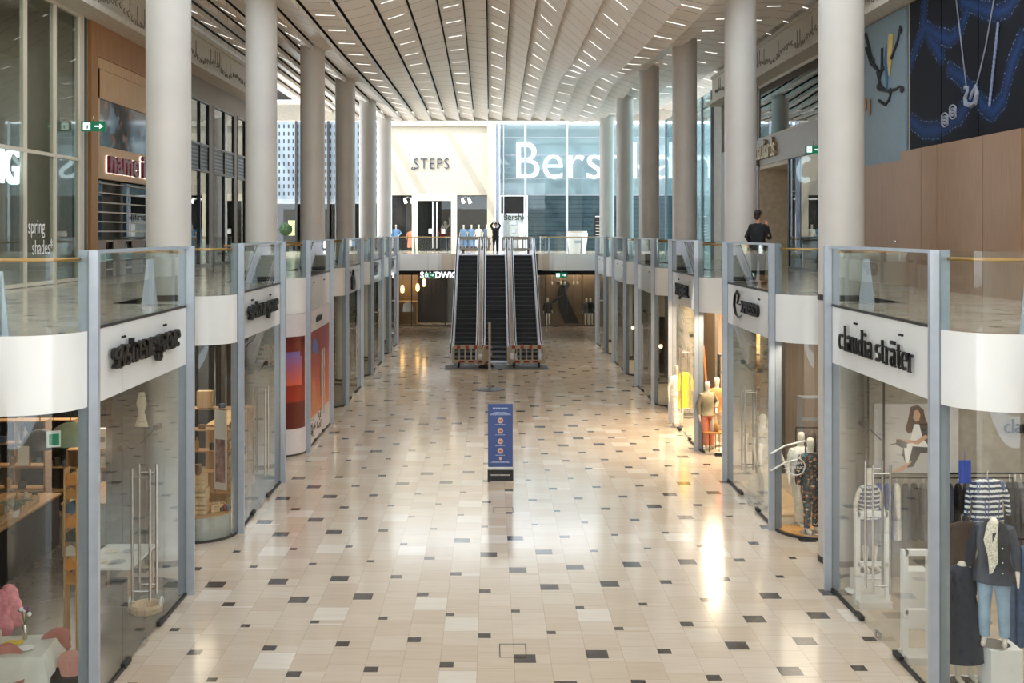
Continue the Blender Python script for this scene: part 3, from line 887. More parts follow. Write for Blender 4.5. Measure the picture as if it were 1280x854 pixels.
# ------------------------------------------------------------------ far facades
ZC = 13.4
G = lambda px, d=YF: (px - 613.5) * d / F
H = lambda py, d=YF: EYE + (290 - py) * d / F
cream = mat('cream rendered facade', (178, 170, 154), .6, var=.02, scale=.6)
b = MB()
x0, x1 = G(484), G(613)
zd = H(244)
b.box(x0, x1, YF, YF + .4, zd, ZC)
struct(b.build('wall_far', cream))
t = thing('fashion_shopfront', 'cream fashion shopfront STEPS with tall dark double door', 'shopfront', (G(545), YF, ZU))
def fb(px0, px1, py0, py1, d0=-.1, d1=.2): return (G(px0) - G(545), G(px1) - G(545), d0, d1, max(0, H(py1) - ZU), H(py0) - ZU)
b = MB(); b.box(*fb(515, 522, 251, 320)); b.box(*fb(564, 571, 251, 320)); b.box(*fb(515, 571, 242, 251)); b.build('door_frame', M['cream'], t)
b = MB(); b.box(*fb(609, 618, 157, 320, -.3, .3)); b.box(*fb(484, 618, 152, 158, -.2, .3)); b.build('pilaster', cream, t)
fdark = glass('far shop glass', (.5, .53, .52), 1.5)
for a, c in ((484, 515), (571, 610)):
    b = MB(); b.box(*fb(a, c, 245, 320, .05, .07)); b.build('window_pane', M['glass'], t)
for a, c in ((522, 542), (544, 564)):
    b = MB(); b.box(*fb(a, c, 251, 320, .05, .07)); d = b.build('door', fdark, t)
    xx = G(541 if a == 522 else 546) - G(545)
    b = MB(); b.tube([(xx, -.06, .2), (xx, -.06, 3.3)], .03, 8); b.build('handle', M['steel_light'], d)
blk = M['charcoal']
b = MB(); b.box(x0, x1, YF + 3.5, YF + 3.6, ZU, ZC); b.box(x0, x1, YF + .4, YF + 3.5, zd + .3, zd + .4); struct(b.build('wall_far', blk))
navy = mat('navy letters', (40, 52, 78), .4)
st = text('shop_sign', 'STEPS', 1.02, navy, (G(516.5), YF - .06, H(211)), ROT_F, .03, -.014, sx=.86, spacing=1.12)
tag(st, 'dark navy STEPS letters high on the cream facade', 'sign')
b = MB(); b.tube([(-.02, .12, 0), (-.12, .02, 0), (-.0, -.05, 0), (.15, .0, 0)], .03, 5); b.build('letter_swash', navy, st)
b = MB(); b.box(G(619.5), G(622), YF - .35, YF + .2, ZU, ZC); tag(b.build('pillar', mat('blue grey pillar', (120, 130, 150), .3)), 'slim blue grey pillar between the two far shopfronts', 'pillar')

# large glazed facade with lit letters
teal = mat('teal backing panel', (146, 156, 160), .3, var=.03, scale=.4)
t = thing('glazed_shopfront', 'large teal glass shopfront with white lit Bershka letters', 'shopfront', (G(622), YF, ZU))
gx = lambda px: G(px) - G(622)
hz = lambda py: H(py) - ZU
b = MB(); b.box(gx(625), gx(868), .5, .6, hz(244), hz(154)); b.build('backing_panel', teal, t)
b = MB(); b.box(gx(625), gx(868), .0, .015, hz(244), hz(154)); b.build('upper_glass', glass('teal tinted glass', (.88, .94, .95), 1.5), t)
for px in (623, 629.5, 656.5, 708.5, 760, 812, 857, 868):
    b = MB(); r = .07 if px not in (629.5,) else .03
    b.box(gx(px) - r, gx(px) + r, -.25, -.05, 0, hz(152)); b.build('mullion', M['post'], t)
for py in (157, 172, 194, 223, 244):
    b = MB(); b.box(gx(623), gx(868), -.05, -.01, hz(py) - .03, hz(py) + .03); b.build('transom', M['post2'], t)
b = MB(); b.box(gx(660), gx(868), .1, .13, 0, hz(244)); b.build('window_pane', glass('grey shutter glass', (.72, .78, .8), 1.45), t)
roll = slat_material('dark roller shutter', (70, 84, 90), (98, 112, 118), .3, frac=.8)
b = MB(); b.box(gx(660), gx(868), .6, .66, 0, hz(244)); b.build('roller_shutter', roll, t)
b = MB(); b.box(gx(626), gx(655), .05, .3, hz(267), hz(245)); b.build('dark_screen', M['black'], t)
pale = mat('pale door panel', (156, 166, 166), .35)
b = MB(); b.box(gx(628), gx(655), .05, .25, 0, hz(268)); d = b.build('door', pale, t)
b = MB(); b.box(gx(649), gx(654), .02, .05, .1, hz(280)); b.build('white_strip', M['white'], d)  # plain white strip near the edge of the door
b = MB(); b.box(gx(636), gx(646), .02, .05, hz(281), hz(277)); b.box(gx(640), gx(644), .02, .05, hz(291), hz(287)); b.build('sticker', M['post'], d)
text('lettering', 'Bershka', .62, M['blackm'], (gx(629), .03, hz(275)), ROT_F, .005, sx=.86, parent=d)
lw = emit('white lit facade letters', (240, 250, 255), 1.1)
tag(text('facade_letters', 'Bershka', 3.62, lw, (G(640.5), YF - .02 + .3, H(223.5)), ROT_F, .06, -.02, sx=.93), 'huge white lit Bershka letters behind the teal glass', 'sign')

# pale perforated facade far left, dark shopfront under it
m, nt, bb = new_mat('perforated pale facade'); q = NT(nt); x, y, z = q.xyz()
hx = q.m('ABSOLUTE', q.m('SUBTRACT', q.m('FRACT', q.m('DIVIDE', x, .31)), .5)); hy = q.m('ABSOLUTE', q.m('SUBTRACT', q.m('FRACT', q.m('DIVIDE', z, .5)), .5))
hole = q.m('MULTIPLY', q.m('LESS_THAN', hx, .17), q.m('LESS_THAN', hy, .26))
n = q.noise(q.vec(q.m('MULTIPLY', x, .5), 0.0, q.m('MULTIPLY', z, .6)), 1.0, 2.0)
nt.links.new(q.mix(hole, q.mix(n, srgb(98, 114, 128), srgb(140, 152, 162)), srgb(30, 38, 46)), bb.inputs['Base Color'])
t = thing('perforated_facade', 'pale blue grey facade with rows of small dark slots behind the left columns', 'facade', (G(420), YF, ZU))
gx = lambda px: G(px) - G(420)
b = MB(); b.box(gx(300), gx(484), 0, .3, hz(249), hz(153)); b.build('slotted_panel', m, t)
for px in (371, 411, 452):
    b = MB(); b.box(gx(px) - .07, gx(px) + .07, -.3, -.1, 0, hz(150)); b.build('mullion', M['charcoal'], t)
b = MB(); b.box(gx(300), gx(484), -.02, .05, hz(252), hz(249)); b.box(gx(300), gx(484), 0, .1, hz(254), hz(252)); b.build('ledge', M['post2'], t)
b = MB(); b.box(gx(300), gx(484), .3, .32, 0, hz(254)); b.build('dark_glass', dark_glass, t)
b = MB(); b.box(gx(300), gx(484), 2.2, 2.3, 0, hz(254)); b.build('dark_interior', M['charcoal'], t)
b = MB(); b.box(G(300), G(868), YF + .0, YF + .3, H(152.5), H(149)); struct(b.build('trim_6', M['white']))
# bright building corner far right
b = MB(); b.box(G(869), G(910), YF + .2, YF + .5, ZU, H(112)); struct(b.build('wall_far', M['white']))
b = MB()
for px in (872, 880, 889): b.box(G(px) - .05, G(px) + .05, YF - .1, YF + .1, ZU, H(150))
for py in (180, 210, 240, 270): b.box(G(869), G(910), YF, YF + .1, H(py) - .04, H(py) + .04)
struct(b.build('window_6', M['post']))
# glazed corner of the right upper shops
b = MB(); b.box(10.0, 10.05, 50.7, 64, ZU, 12.6); o = struct(b.build('window_7', glass('corner glass', (.62, .78, .8), 1.6)))
b = MB()
for y in (50.7, 53, 55.5, 58, 60.5, 64): b.box(9.95, 10.1, y - .05, y + .05, ZU, 12.6)
b.build('mullion', M['post2'], o)
b = MB(); b.box(10.3, 16, 52, 52.1, ZU, 12.4); struct(b.build('wall_shop', M['offwhite']))

# lower far wall
YL = 73.6
b = MB(); b.box(-7.4, 8.6, YL + 3, YL + 3.1, 0, ZF); b.box(-24, -7.4, YL, YL + .2, 0, ZF); b.box(8.6, 24, YL, YL + .2, 0, ZF)
struct(b.build('wall_far', M['charcoal']))
brown = mat('brown shop wall', (112, 92, 70), .5, var=.05, scale=1.5)
b = MB(); b.box(2.6, 8.6, YL + 1.2, YL + 1.3, 0, ZF - .1); b.box(-7.4, -4.9, YL + 1.6, YL + 1.7, 0, ZF - .1); struct(b.build('wall_shop', brown))
b = MB(); b.box(-7.4, 8.6, YL, YL + .015, 0, ZF - .05); o = struct(b.build('window_8', M['glass']))
b = MB()
for x in (-7.4, -5.2, -3.0, -.8, 1.4, 3.6, 6.0, 8.6): b.box(x - .03, x + .03, YL - .05, YL + .05, 0, ZF)
b.box(-7.4, 8.6, YL - .04, YL + .04, 0, .08); b.build('window_frame', M['gasket'], o)
b = MB(); b.box(-7.4, 8.6, YL - .1, YL + .1, ZF - .55, ZF); struct(b.build('trim_7', M['blackm']))
tag(text('shop_sign', 'SANDWICH', .56, emit('white sandwich letters', (245, 245, 250), 1.3), (at(525, 347, 73.3).x, YL - .14, H(347.5, 73.3)), ROT_F, .02, .012, sx=.92), 'white SANDWICH letters above the shop glass behind the escalators', 'sign')
exit_sign(at(537, 344, 67.0), (0, 0, 0), 'green exit sign hanging in front of the SANDWICH letters', .68, .3, .24)
exit_sign(at(701.5, 344, 67.0), (0, 0, 0), 'green exit sign hanging before the brown shop window', .72, .3, .24)
pend = emit('warm pendant shade', (255, 196, 110), 3.0)
for i, (px, py) in enumerate(((522, 360), (530, 354), (503, 362))):
    t = thing('pendant_lamp', 'warm pendant lamp in the dark SANDWICH shop, %s' % ['lower of the two beside the sign', 'upper of the two under the sign', 'nearest the shopfront posts'][i], 'lamp', at(px, py, 74.6))
    b = MB(); b.lathe([(.03, .3), (.1, .22), (.12, 0), (.1, -.18), (.04, -.22)], n=14); b.build('lamp_shade', pend, t)
    b = MB(); b.tube([(0, 0, .3), (0, 0, ZF - t.location.z - .05)], .012, 6); b.build('cord', M['black'], t)
t = thing('display_table', 'pale wooden table with clothes in the SANDWICH shop window', 'table', (at(508, 400, 74.4).x, 74.4, 0))
b = MB(); b.box(-.75, .75, -.35, .35, 1.55, 1.62); b.build('tabletop', M['oak_x'], t)
for sx in (-.7, .7):
    for sy in (-.3, .3): b = MB(); b.box(sx - .03, sx + .03, sy - .03, sy + .03, 0, 1.55); b.build('leg', M['oak'], t)
b = MB(); b.loft([(.9, .1, 0, .35, .15), (1.4, .1, 0, .3, .12), (1.56, .1, 0, .1, .06)]); tag(b.build('folded_clothes', M['white'], None, (t.location.x, 74.4, 0)), 'white garment hanging under the pale wooden table', 'garment')
area('light_sandwich', (-5.5, YL + 1.4, ZF - .2), 3, 2, 42, (1, .82, .6))
area('light_brown_shop', (5.8, YL + .8, ZF - .2), 4, .8, 30, (1, .86, .68))

# ------------------------------------------------------------------ escalators
def esc_z(y):
    if y < 53.2: return 0.0
    if y > 62.0: return ZU
    return ZU * (y - 53.2) / 8.8
LINE = [(51.9, 0.04), (53.0, .04), (53.4, .14), (54.0, .45), (61.5, 4.64), (62.0, 4.88), (62.5, ZU + .02), (64.6, ZU + .02)]
black_step = mat('black escalator steps', (26, 26, 28), .45, .2, var=.1)
step_edge = mat('paler step edge', (66, 66, 70), .4, .4)  # slightly paler strip along the front of each step
deck = M['steel_light']
for i, cx in enumerate((-1.24, .26, 1.76)):
    nm = ['escalator nearest the gift shop side, steel framed with black steps', 'middle escalator of the three with a steel framed black stair', 'escalator nearest the clothes shop side, steel framed with black steps'][i]
    t = thing('escalator', nm, 'escalator', (cx, 52, 0), 0, 'three parallel escalators')
    oy = -52
    stepb = MB(); stepb.box(-.5, .5, 0, .40, -.05, 0); stepb.box(-.5, .5, 0, .02, -.21, -.03); stepb.box(-.5, .5, -.012, .0, -.03, .0, 1)
    stp = None
    for k in range(24):
        y = 53.3 + k * .366; z = .2 + k * .2047
        if stp is None: stp = stepb.build('step', [black_step, step_edge], t, (0, y + oy, z))
        else:
            c = stp.copy(); COL.objects.link(c); c.location = (0, y + oy, z)
    b = MB(); b.box(-.62, .62, 51.9 + oy, 53.32 + oy, 0, .035); b.build('landing_plate', M['steel'], t)
    b = MB(); b.box(-.62, .62, 62.0 + oy, 65.6 + oy, ZU - .3, ZU + .015); b.build('landing_plate', M['steel_light'], t)
    for s in (-1, 1):
        pts = LINE
        b = MB(); up = [(y + oy, z + .02) for y, z in pts]
        poly = [(s * .52, y, z - .35 if 0 < j < len(up) - 1 else z - .02) for j, (y, z) in enumerate(up)] + [(s * .52, y, z + .22) for y, z in reversed(up)]
        b.poly(poly, (s * .07, 0, 0)); b.build('skirt', deck, t)
        b = MB(); poly = [(s * .60, y, z + .2) for y, z in up] + [(s * .60, y, z + .92) for y, z in reversed(up)]
        b.poly(poly, (s * .02, 0, 0)); b.build('balustrade', deck, t)
        b = MB(); hp = [(51.75, .35), (51.6, .6), (51.7, .85), (51.95, .98)] + [(y, z + .96) for y, z in pts[1:-1]] + [(64.6, ZU + .98), (64.85, ZU + .85), (64.9, ZU + .6), (64.8, ZU + .3)]
        b.tube([(s * .61, y + oy, z) for y, z in hp], .032, 8); b.build('handrail', M['blackm'], t)
        b = MB(); b.tube([(s * .61, y + oy, z - .035) for y, z in hp], .035, 6, sx=1.7); b.build('handrail_guide', deck, t)
    if i < 2:
        b = MB(); up = [(y + oy, z + .25) for y, z in LINE]
        poly = [(.64, y, z - .4) for y, z in up] + [(.64, y, z) for y, z in reversed(up)]
        b.poly(poly, (.22, 0, 0)); b.build('cover_deck', mat('warm steel cover', (226, 208, 194), .3, .25, scale=2), t)
    b = MB(); up = [(y + oy, z) for y, z in LINE[1:]]
    poly = [(-.62, y, max(z - .9, 0)) for y, z in up] + [(-.62, y, z - .3 if z > .5 else z) for y, z in reversed(up)]
    b.poly(poly, (1.24, 0, 0)); b.build('truss', M['post2'], t)
b = MB(); b.box(-2.1, 2.6, 50.4, 51.9, 0, .02); tag(b.build('floor_mat', M['charcoal']), 'dark entrance mat at the foot of the escalators', 'mat')

# ------------------------------------------------------------------ barriers
beige = mat('beige barrier plastic', (176, 158, 134), .5); redm = mat('red reflector', (150, 30, 28), .4); greyb = mat('grey barrier plastic', (134, 126, 112), .5)
def barrier(loc, rz, w, label, col, red=True):
    t = thing('safety_barrier', label, 'barrier', loc, rz, 'plastic pedestrian barriers at the escalators')
    b = MB(); h = 1.0; r = .14
    def ring(x0, x1, z0, z1, rr):
        return [(x0 + rr, z0), (x1 - rr, z0), (x1, z0 + rr), (x1, z1 - rr), (x1 - rr, z1), (x0 + rr, z1), (x0, z1 - rr), (x0, z0 + rr)]
    b.poly([(x, -.03, z) for x, z in [(-w, .85), (-w + .12, 1.0), (w - .12, 1.0), (w, .85), (w, .80), (-w, .80)]], (0, .06, 0))
    b.poly([(x, -.03, z) for x, z in [(-w, .15), (w, .15), (w, .32), (-w, .32)]], (0, .06, 0))
    n = 7
    for k in range(n):
        x = -w + .06 + (2 * w - .12) * k / (n - 1); hw = .06 if k in (0, n - 1) else .035
        b.box(x - hw, x + hw, -.025, .025, .3, .82)
    b.build('panel', col, t)
    if red:
        b = MB()
        for k in range(4):
            x = -w + .3 + (2 * w - .6) * k / 3; b.box(x - .08, x + .08, -.037, -.03, .83, .97)
        for k in range(3):
            x = -w + .45 + (2 * w - .9) * k / 2; b.box(x - .13, x + .13, -.037, -.03, .19, .27)
        b.build('red_reflector', redm, t)
    for s in (-.65, .65):
        b = MB(); b.poly([(s * w - .05, -.3, 0), (s * w - .05, .3, 0), (s * w - .05, .04, .2), (s * w - .05, -.04, .2)], (.1, 0, 0)); b.build('foot', M['blackm'], t)
    b = MB(); b.box(w, w + .08, -.02, .02, .5, .62); b.box(w, w + .08, -.02, .02, .86, .94); b.build('coupling', col, t)
barrier(((G(589, 51.3)), 51.3, .02), 0, .88, 'beige barrier with red reflectors, at the foot of the escalator nearest SANDWICH', beige)
barrier(((G(608, 51.2)), 51.0, .02), 1.1, .38, 'short turned beige barrier behind the tall pole stand', beige)
barrier(((G(658, 51.3)), 51.3, .02), 0, .88, 'beige barrier with red reflectors, at the foot of the escalator nearest the brown window', beige)
barrier((G(592, 65.9), 66.0, ZU + .015), 0, .95, 'grey barrier on the bridge at the escalator top, below the blue dresses', greyb, False)
barrier((G(647, 65.9), 66.0, ZU + .015), 0, .95, 'grey barrier on the bridge at the escalator top, below the pale door panel', greyb, False)

# ------------------------------------------------------------------ totem, pole stand, floor hatches, bin
t = thing('info_totem', 'blue information totem with round icons on a black base', 'totem', (G(625.5, 28), 28, 0))
b = MB(); b.box(-.32, .32, -.12, .12, 0, .27); o = b.build('base', M['black'], t)
b = MB(); b.box(-.30, .30, -.04, .04, .27, .33); b.build('holder', M['steel'], t)
blue = mat('blue printed panel', (64, 84, 140), .45, var=.02)
b = MB(); b.box(-.31, .31, -.03, .03, .33, 1.9); pn = b.build('printed_panel', blue, t)
b = MB(); ic = mat('icon peach', (210, 178, 160), .5); ic2 = mat('icon red', (176, 96, 80), .5)
for k, z in enumerate((1.49, 1.23, .97, .73)):
    b.poly([(.07 * math.cos(a), -.038, z + .07 * math.sin(a)) for a in [2 * PI * i / 20 for i in range(20)]], (0, .01, 0))
b.poly([(.035 * math.cos(a), -.038, .54 + .04 * math.sin(a)) for a in [2 * PI * i / 12 for i in range(12)]], (0, .01, 0))
b.build('icon', ic, pn)
b = MB()
for z in (1.49, 1.23, .97, .73): b.box(-.03, .03, -.046, -.037, z - .025, z + .02)
b.build('pictogram', ic2, pn)
tx = mat('pale print', (176, 186, 214), .5); b = MB()
for z, w, hh in ((1.79, .19, .02), (1.69, .16, .008), (1.655, .24, .008), (1.63, .26, .008), (1.39, .13, .008), (1.13, .13, .008), (.86, .13, .008), (.62, .12, .008), (.46, .2, .008), (.44, .24, .008)):
    x = -w
    rnd = random.Random(int(z * 100))
    while x < w:
        l = .02 + rnd.random() * .05; b.box(x, min(w, x + l), -.034, -.029, z - hh, z + hh); x += l + .012
b.build('print_line', tx, pn)
b = MB(); x = -.24; rnd = random.Random(5)
while x < .24:
    l = .01 + rnd.random() * .02; b.box(x, x + l, -.125, -.119, .13, .16); x += l + .008
b.build('print_line', M['offwhite'], o)

t = thing('pole_sign', 'tall slim grey pole sign on a round flat base before the escalators', 'sign stand', (G(612, 44), 44, 0))
b = MB(); b.lathe([(.55, 0), (.55, .02), (.5, .035), (.03, .05)], n=36); b.build('base', mat('dark round base', (74, 78, 84), .5), t)
b = MB(); b.box(-.05, .05, -.05, .05, .04, 2.65); b.build('pole', mat('brownish steel', (128, 118, 108), .35, .5), t)
b = MB(); b.box(-.035, .035, .05, .5, 1.3, 2.6); b.build('sign_blade', M['post2'], t)

for px, py, lab, w in ((641, 813.5, 'square floor hatch outline near the front of the hall', .2), (629, 638, 'square floor hatch outline below the blue totem', .22)):
    d = 8680 / (py - 290); x = G(px, d)
    b = MB(); w2 = w; l = .27
    b.box(x - w2, x + w2, d - l, d - l + .012, 0, .004); b.box(x - w2, x + w2, d + l - .012, d + l, 0, .004)
    b.box(x - w2, x - w2 + .014, d - l, d + l, 0, .004); b.box(x + w2 - .014, x + w2, d - l, d + l, 0, .004)
    tag(b.build('floor_hatch', M['gasket']), lab, 'floor hatch')

t = thing('tapered_bin', 'white tapered planter shaped bin standing on the bridge', 'bin', (G(721.5, 69), 69, ZU))
b = MB(); b.loft([(0, 0, 0, .5, .4), (1.0, 0, 0, .64, .5), (1.2, 0, 0, .66, .52), (1.22, 0, 0, .6, .46)], 4 if False else 24); b.build('body', M['white'], t)
b = MB(); b.loft([(1.22, 0, 0, .6, .46), (1.34, 0, 0, .62, .5)], 24); b.build('rim', M['offwhite'], t)
b = MB(); b.box(-.2, .2, -.56, -.5, .6, .75); b.build('label_plate', M['post'], t)
t = thing('menu_board', 'dark standing board with pale lines beside the far right column', 'board', (G(749, 70), 70, ZU))
b = MB(); b.box(-.3, .3, -.03, .03, .7, 2.3); b.build('panel', M['blackm'], t)
b = MB(); b.box(-.25, .2, -.04, -.03, 2.22, 2.28)
for k in range(5): b.box(-.22, .15 - .05 * (k % 2), -.04, -.03, 1.1 + .2 * k, 1.13 + .2 * k)
b.build('print_line', M['offwhite'], t)
b = MB(); b.box(-.03, .03, -.02, .02, 0, .7); b.box(-.25, .25, -.15, .15, 0, .03); b.build('stand', M['steel'], t)

# ------------------------------------------------------------------ serif lettering drawn with a broad pen
def arcp(cx, cy, rx, ry, a0, a1, n=14):
    return [(cx + rx * math.cos(math.radians(a0 + (a1 - a0) * i / n)), cy + ry * math.sin(math.radians(a0 + (a1 - a0) * i / n))) for i in range(n + 1)]
GL = {
 'c': (.72, [arcp(.36, .5, .3, .46, 45, 315)]),
 'l': (.44, [[(.22, .05), (.22, 1.55)], [(.05, .03), (.4, .03)], [(.05, 1.5), (.22, 1.5)]]),
 'a': (.74, [[(.52, .72), (.52, .15), (.6, .05), (.7, .05)], arcp(.32, .7, .2, .27, 0, 160), arcp(.3, .29, .22, .26, 0, 360)]),
 'u': (.84, [[(.17, .95), (.17, .3)] + arcp(.37, .3, .2, .27, 180, 330)[1:], [(.6, .95), (.6, .04)], [(.03, .95), (.18, .95)], [(.45, .95), (.6, .95)], [(.6, .04), (.76, .04)]]),
 'd': (.82, [arcp(.34, .48, .27, .44, 0, 360), [(.6, .04), (.6, 1.55)], [(.45, 1.5), (.6, 1.5)], [(.6, .04), (.76, .04)]]),
 'i': (.44, [[(.22, .05), (.22, .95)], [(.05, .03), (.4, .03)], [(.05, .95), (.22, .95)], arcp(.2, 1.32, .07, .07, 0, 360, 8)]),
 's': (.66, [arcp(.32, .73, .2, .23, 30, 250) + arcp(.33, .27, .24, .24, 80, -150)]),
 't': (.54, [[(.24, 1.3), (.24, .25), (.3, .07), (.48, .07)], [(.05, .95), (.46, .95)]]),
 'r': (.6, [[(.2, .05), (.2, .95)], arcp(.4, .68, .2, .25, 180, 40), [(.04, .03), (.38, .03)], [(.04, .95), (.2, .95)]]),
 'e': (.7, [arcp(.35, .5, .28, .46, 0, 315), [(.08, .53), (.62, .53)]]),
 'n': (.84, [[(.2, .05), (.2, .95)], arcp(.4, .66, .21, .28, 180, 0) + [(.61, .05)], [(.04, .03), (.36, .03)], [(.46, .03), (.76, .03)], [(.04, .95), (.2, .95)]]),
 'g': (.72, [arcp(.33, .62, .22, .32, 0, 360), arcp(.34, -.18, .27, .22, 0, 360), [(.2, .34), (.16, .18), (.3, .06), (.5, .02)], [(.52, .82), (.66, .98)]]),
 'ø': (.74, [arcp(.36, .5, .29, .46, 0, 360), [(.1, -.05), (.62, 1.05)]]),
 ' ': (.34, []),
}
GL['ä'] = (GL['a'][0], GL['a'][1] + [arcp(.18, 1.3, .07, .07, 0, 360, 8), arcp(.48, 1.3, .07, .07, 0, 360, 8)])
def serif_sign(word, height, thick, thin, mtl, loc, rot, width=None, ext=.06, sx=1.0):
    b = MB(); cx = 0
    for ch in word:
        adv, strokes = GL[ch]
        for st in strokes:
            n = len(st); L = []; R = []
            for i, p in enumerate(st):
                a = st[max(0, i - 1)]; c = st[min(n - 1, i + 1)]
                dx, dy = c[0] - a[0], c[1] - a[1]; ln = math.hypot(dx, dy) or 1
                w = thin + (thick - thin) * abs(dy / ln) ** 1.5
                nx, ny = -dy / ln * w / 2, dx / ln * w / 2
                L.append((cx + p[0] + nx, p[1] + ny)); R.append((cx + p[0] - nx, p[1] - ny))
            for i in range(n - 1):
                q = [L[i], L[i + 1], R[i + 1], R[i]]
                b.poly([(x * height * sx, y * height, 0) for x, y in q], (0, 0, ext))
        cx += adv
    if width:
        k = width / (cx * height * sx); b.v = [(x * k, y, z) for x, y, z in b.v]
    return b.build('shop_sign', mtl, None, loc, rot)
BLK = mat('black sign letters', (12, 12, 13), .45)
GR = 'raised black shop names on the white fascias'
for i, wh in ((0, 'on the nearest fascia on its side'), (1, 'on the second fascia, before the red poster')):
    y0 = BAYS[-1][i]
    tag(serif_sign('søstrene grene', .27, .3, .15, BLK, (XL + .05, y0 + .68, 4.34), ROT_L, width=3.2, ext=.06), 'raised black serif letters of the gift shop %s' % wh, 'sign')
tag(serif_sign('claudia sträter', .27, .2, .07, BLK, (XR - .05, BAYS[1][0] + BL - .62, 4.24), ROT_R, width=3.3, ext=.025), 'raised black serif claudia sträter letters on the white fascia', 'sign')
t = text('shop_sign', 'XPRESSO', .36, BLK, (XR - .04, BAYS[1][1] + BL - 1.75, 4.34), ROT_R, .03, .014, sx=1.12)
tag(t, 'black expresso letters with a looping first letter on the white fascia', 'sign')
b = MB(); b.tube([(x, y, .02) for x, y in [(-.08, .16), (-.36, .16), (-.2, .36), (-.38, .46), (-.62, .36), (-.7, .1), (-.52, -.1), (-.2, -.16), (.1, -.08)]], [.02, .025, .03, .03, .035, .035, .03, .025, .015], 6)
b.build('letter_loop', BLK, t)
tag(text('shop_sign', 'MY JEWELL', .5, BLK, (XR - .04, 35.5, 4.24), ROT_R, .03, .012, sx=.92), 'thick black capital letters on the fascia over the brightly lit clothes shop', 'sign')
grl = mat('grey sign letters', (96, 94, 92), .5)
tag(text('shop_sign', 'ab', .95, BLK, (XL + .04, BAYS[-1][3] + 1.5, 4.1), ROT_L, .04, .04, sx=1.0), 'short black letters on the fascia just beyond the red poster', 'sign')
tag(text('shop_sign', 'GEP', .75, grl, (XL + .04, BAYS[-1][4] + .6, 4.3), ROT_L, .04, .03, sx=1.3), 'grey letters on the fifth fascia of the gift shop side', 'sign')
tag(text('shop_sign', 'GZF', .75, grl, (XL + .04, BAYS[-1][5] + .6, 4.3), ROT_L, .04, .03, sx=1.3), 'grey letters on the farthest fascia of the gift shop side', 'sign')

# ------------------------------------------------------------------ red poster artwork on the covered bay
t = None
def grad_mat(name, stops, z0, z1):
    m, nt, bb = new_mat(name); q = NT(nt); x, y, z = q.xyz()
    f = q.m('DIVIDE', q.m('SUBTRACT', z, z0), z1 - z0)
    r = nt.nodes.new('ShaderNodeValToRGB'); cr = r.color_ramp
    cr.elements[0].position = stops[0][0]; cr.elements[0].color = srgb(*stops[0][1])
    cr.elements[1].position = stops[-1][0]; cr.elements[1].color = srgb(*stops[-1][1])
    for p, c in stops[1:-1]:
        e = cr.elements.new(p); e.color = srgb(*c)
    nt.links.new(f, r.inputs[0]); nt.links.new(r.outputs[0], bb.inputs['Base Color']); bb.inputs['Roughness'].default_value = .35
    return m
RED = grad_mat('dark red print', [(0, (96, 26, 16)), (.28, (96, 26, 16)), (.3, (160, 46, 22)), (.62, (130, 36, 20)), (1, (92, 22, 16))], .75, 3.3)
RED2 = grad_mat('sunset print', [(0, (216, 128, 76)), (.35, (196, 92, 62)), (.7, (150, 60, 48)), (1, (142, 52, 46))], .8, 3.3)
BLU = grad_mat('blue arch print', [(0, (216, 92, 52)), (.5, (170, 90, 110)), (1, (98, 100, 170))], 1.9, 2.95)
y0 = BAYS[-1][2]; h = BL / 2; yc = y0 + h
t = thing('poster', 'glossy dark red curved poster with a small blue arch on the covered corner', 'poster', (XL, yc, 0))
pth = arc(-.8, -h, .806, -88, -12, 10)
b = MB(); b.wall([(-1.5, -h - .806)] + pth, -.006, .75, 3.3, 0, True); b.build('printed_panel', RED, t)
pth = arc(-.8, -h, .812, -70, -25, 8)
b = MB(); b.wall(pth, -.006, 1.95, 2.75, 0, True)
b.wall(arc(-.8, -h, .812, -64, -31, 8), -.006, 2.75, 2.88, 0, True); b.build('arch', BLU, t)
t = thing('poster', 'red orange poster with a standing slim figure on the covered flat shopfront', 'poster', (XL + .012, yc, 0))
b = MB(); b.box(0, .006, -h + .25, h - .3, .8, 3.3); b.build('printed_panel', RED2, t)
b = MB(); b.loft([(.9, .012, -.9, .004, .5), (1.6, .012, -1.1, .004, .35), (1.95, .012, -1.2, .004, .12)], 16); b.build('orange_shape', mat('orange print', (206, 132, 84), .4), t)
b = MB(); b.ball((.012, -.9, 2.85), .004, .45, .22); b.ball((.012, -.5, 2.7), .004, .3, .15); b.build('blue_shape', mat('blue print', (84, 110, 168), .4), t)
b = MB(); b.loft([(1.2, .014, .3, .004, .12), (1.9, .014, .3, .004, .22), (2.3, .014, .35, .004, .12), (2.4, .014, .35, .004, .05)], 14); b.ball((.014, .35, 2.5), .004, .1, .08); b.build('figure_print', mat('grey print', (150, 128, 118), .4), t)
b = MB(); rnd = random.Random(4)
for k in range(26):
    yy_ = -h + .45 + rnd.random() * (2 * h - 2.6); zz_ = .35 + rnd.random() * .4
    b.tube([(.012, yy_ + rnd.uniform(-.2, .2), zz_ + rnd.uniform(-.12, .12)) for _ in range(3)], .008, 4)
b.build('handwriting', M['charcoal'], t)
b = MB(); yv = -.6
for k in range(7): b.box(.0, .012, yv, yv + .12, 3.52, 3.66 + .04 * (k % 2)); yv += .17
b.build('small_lettering', M['charcoal'], t)

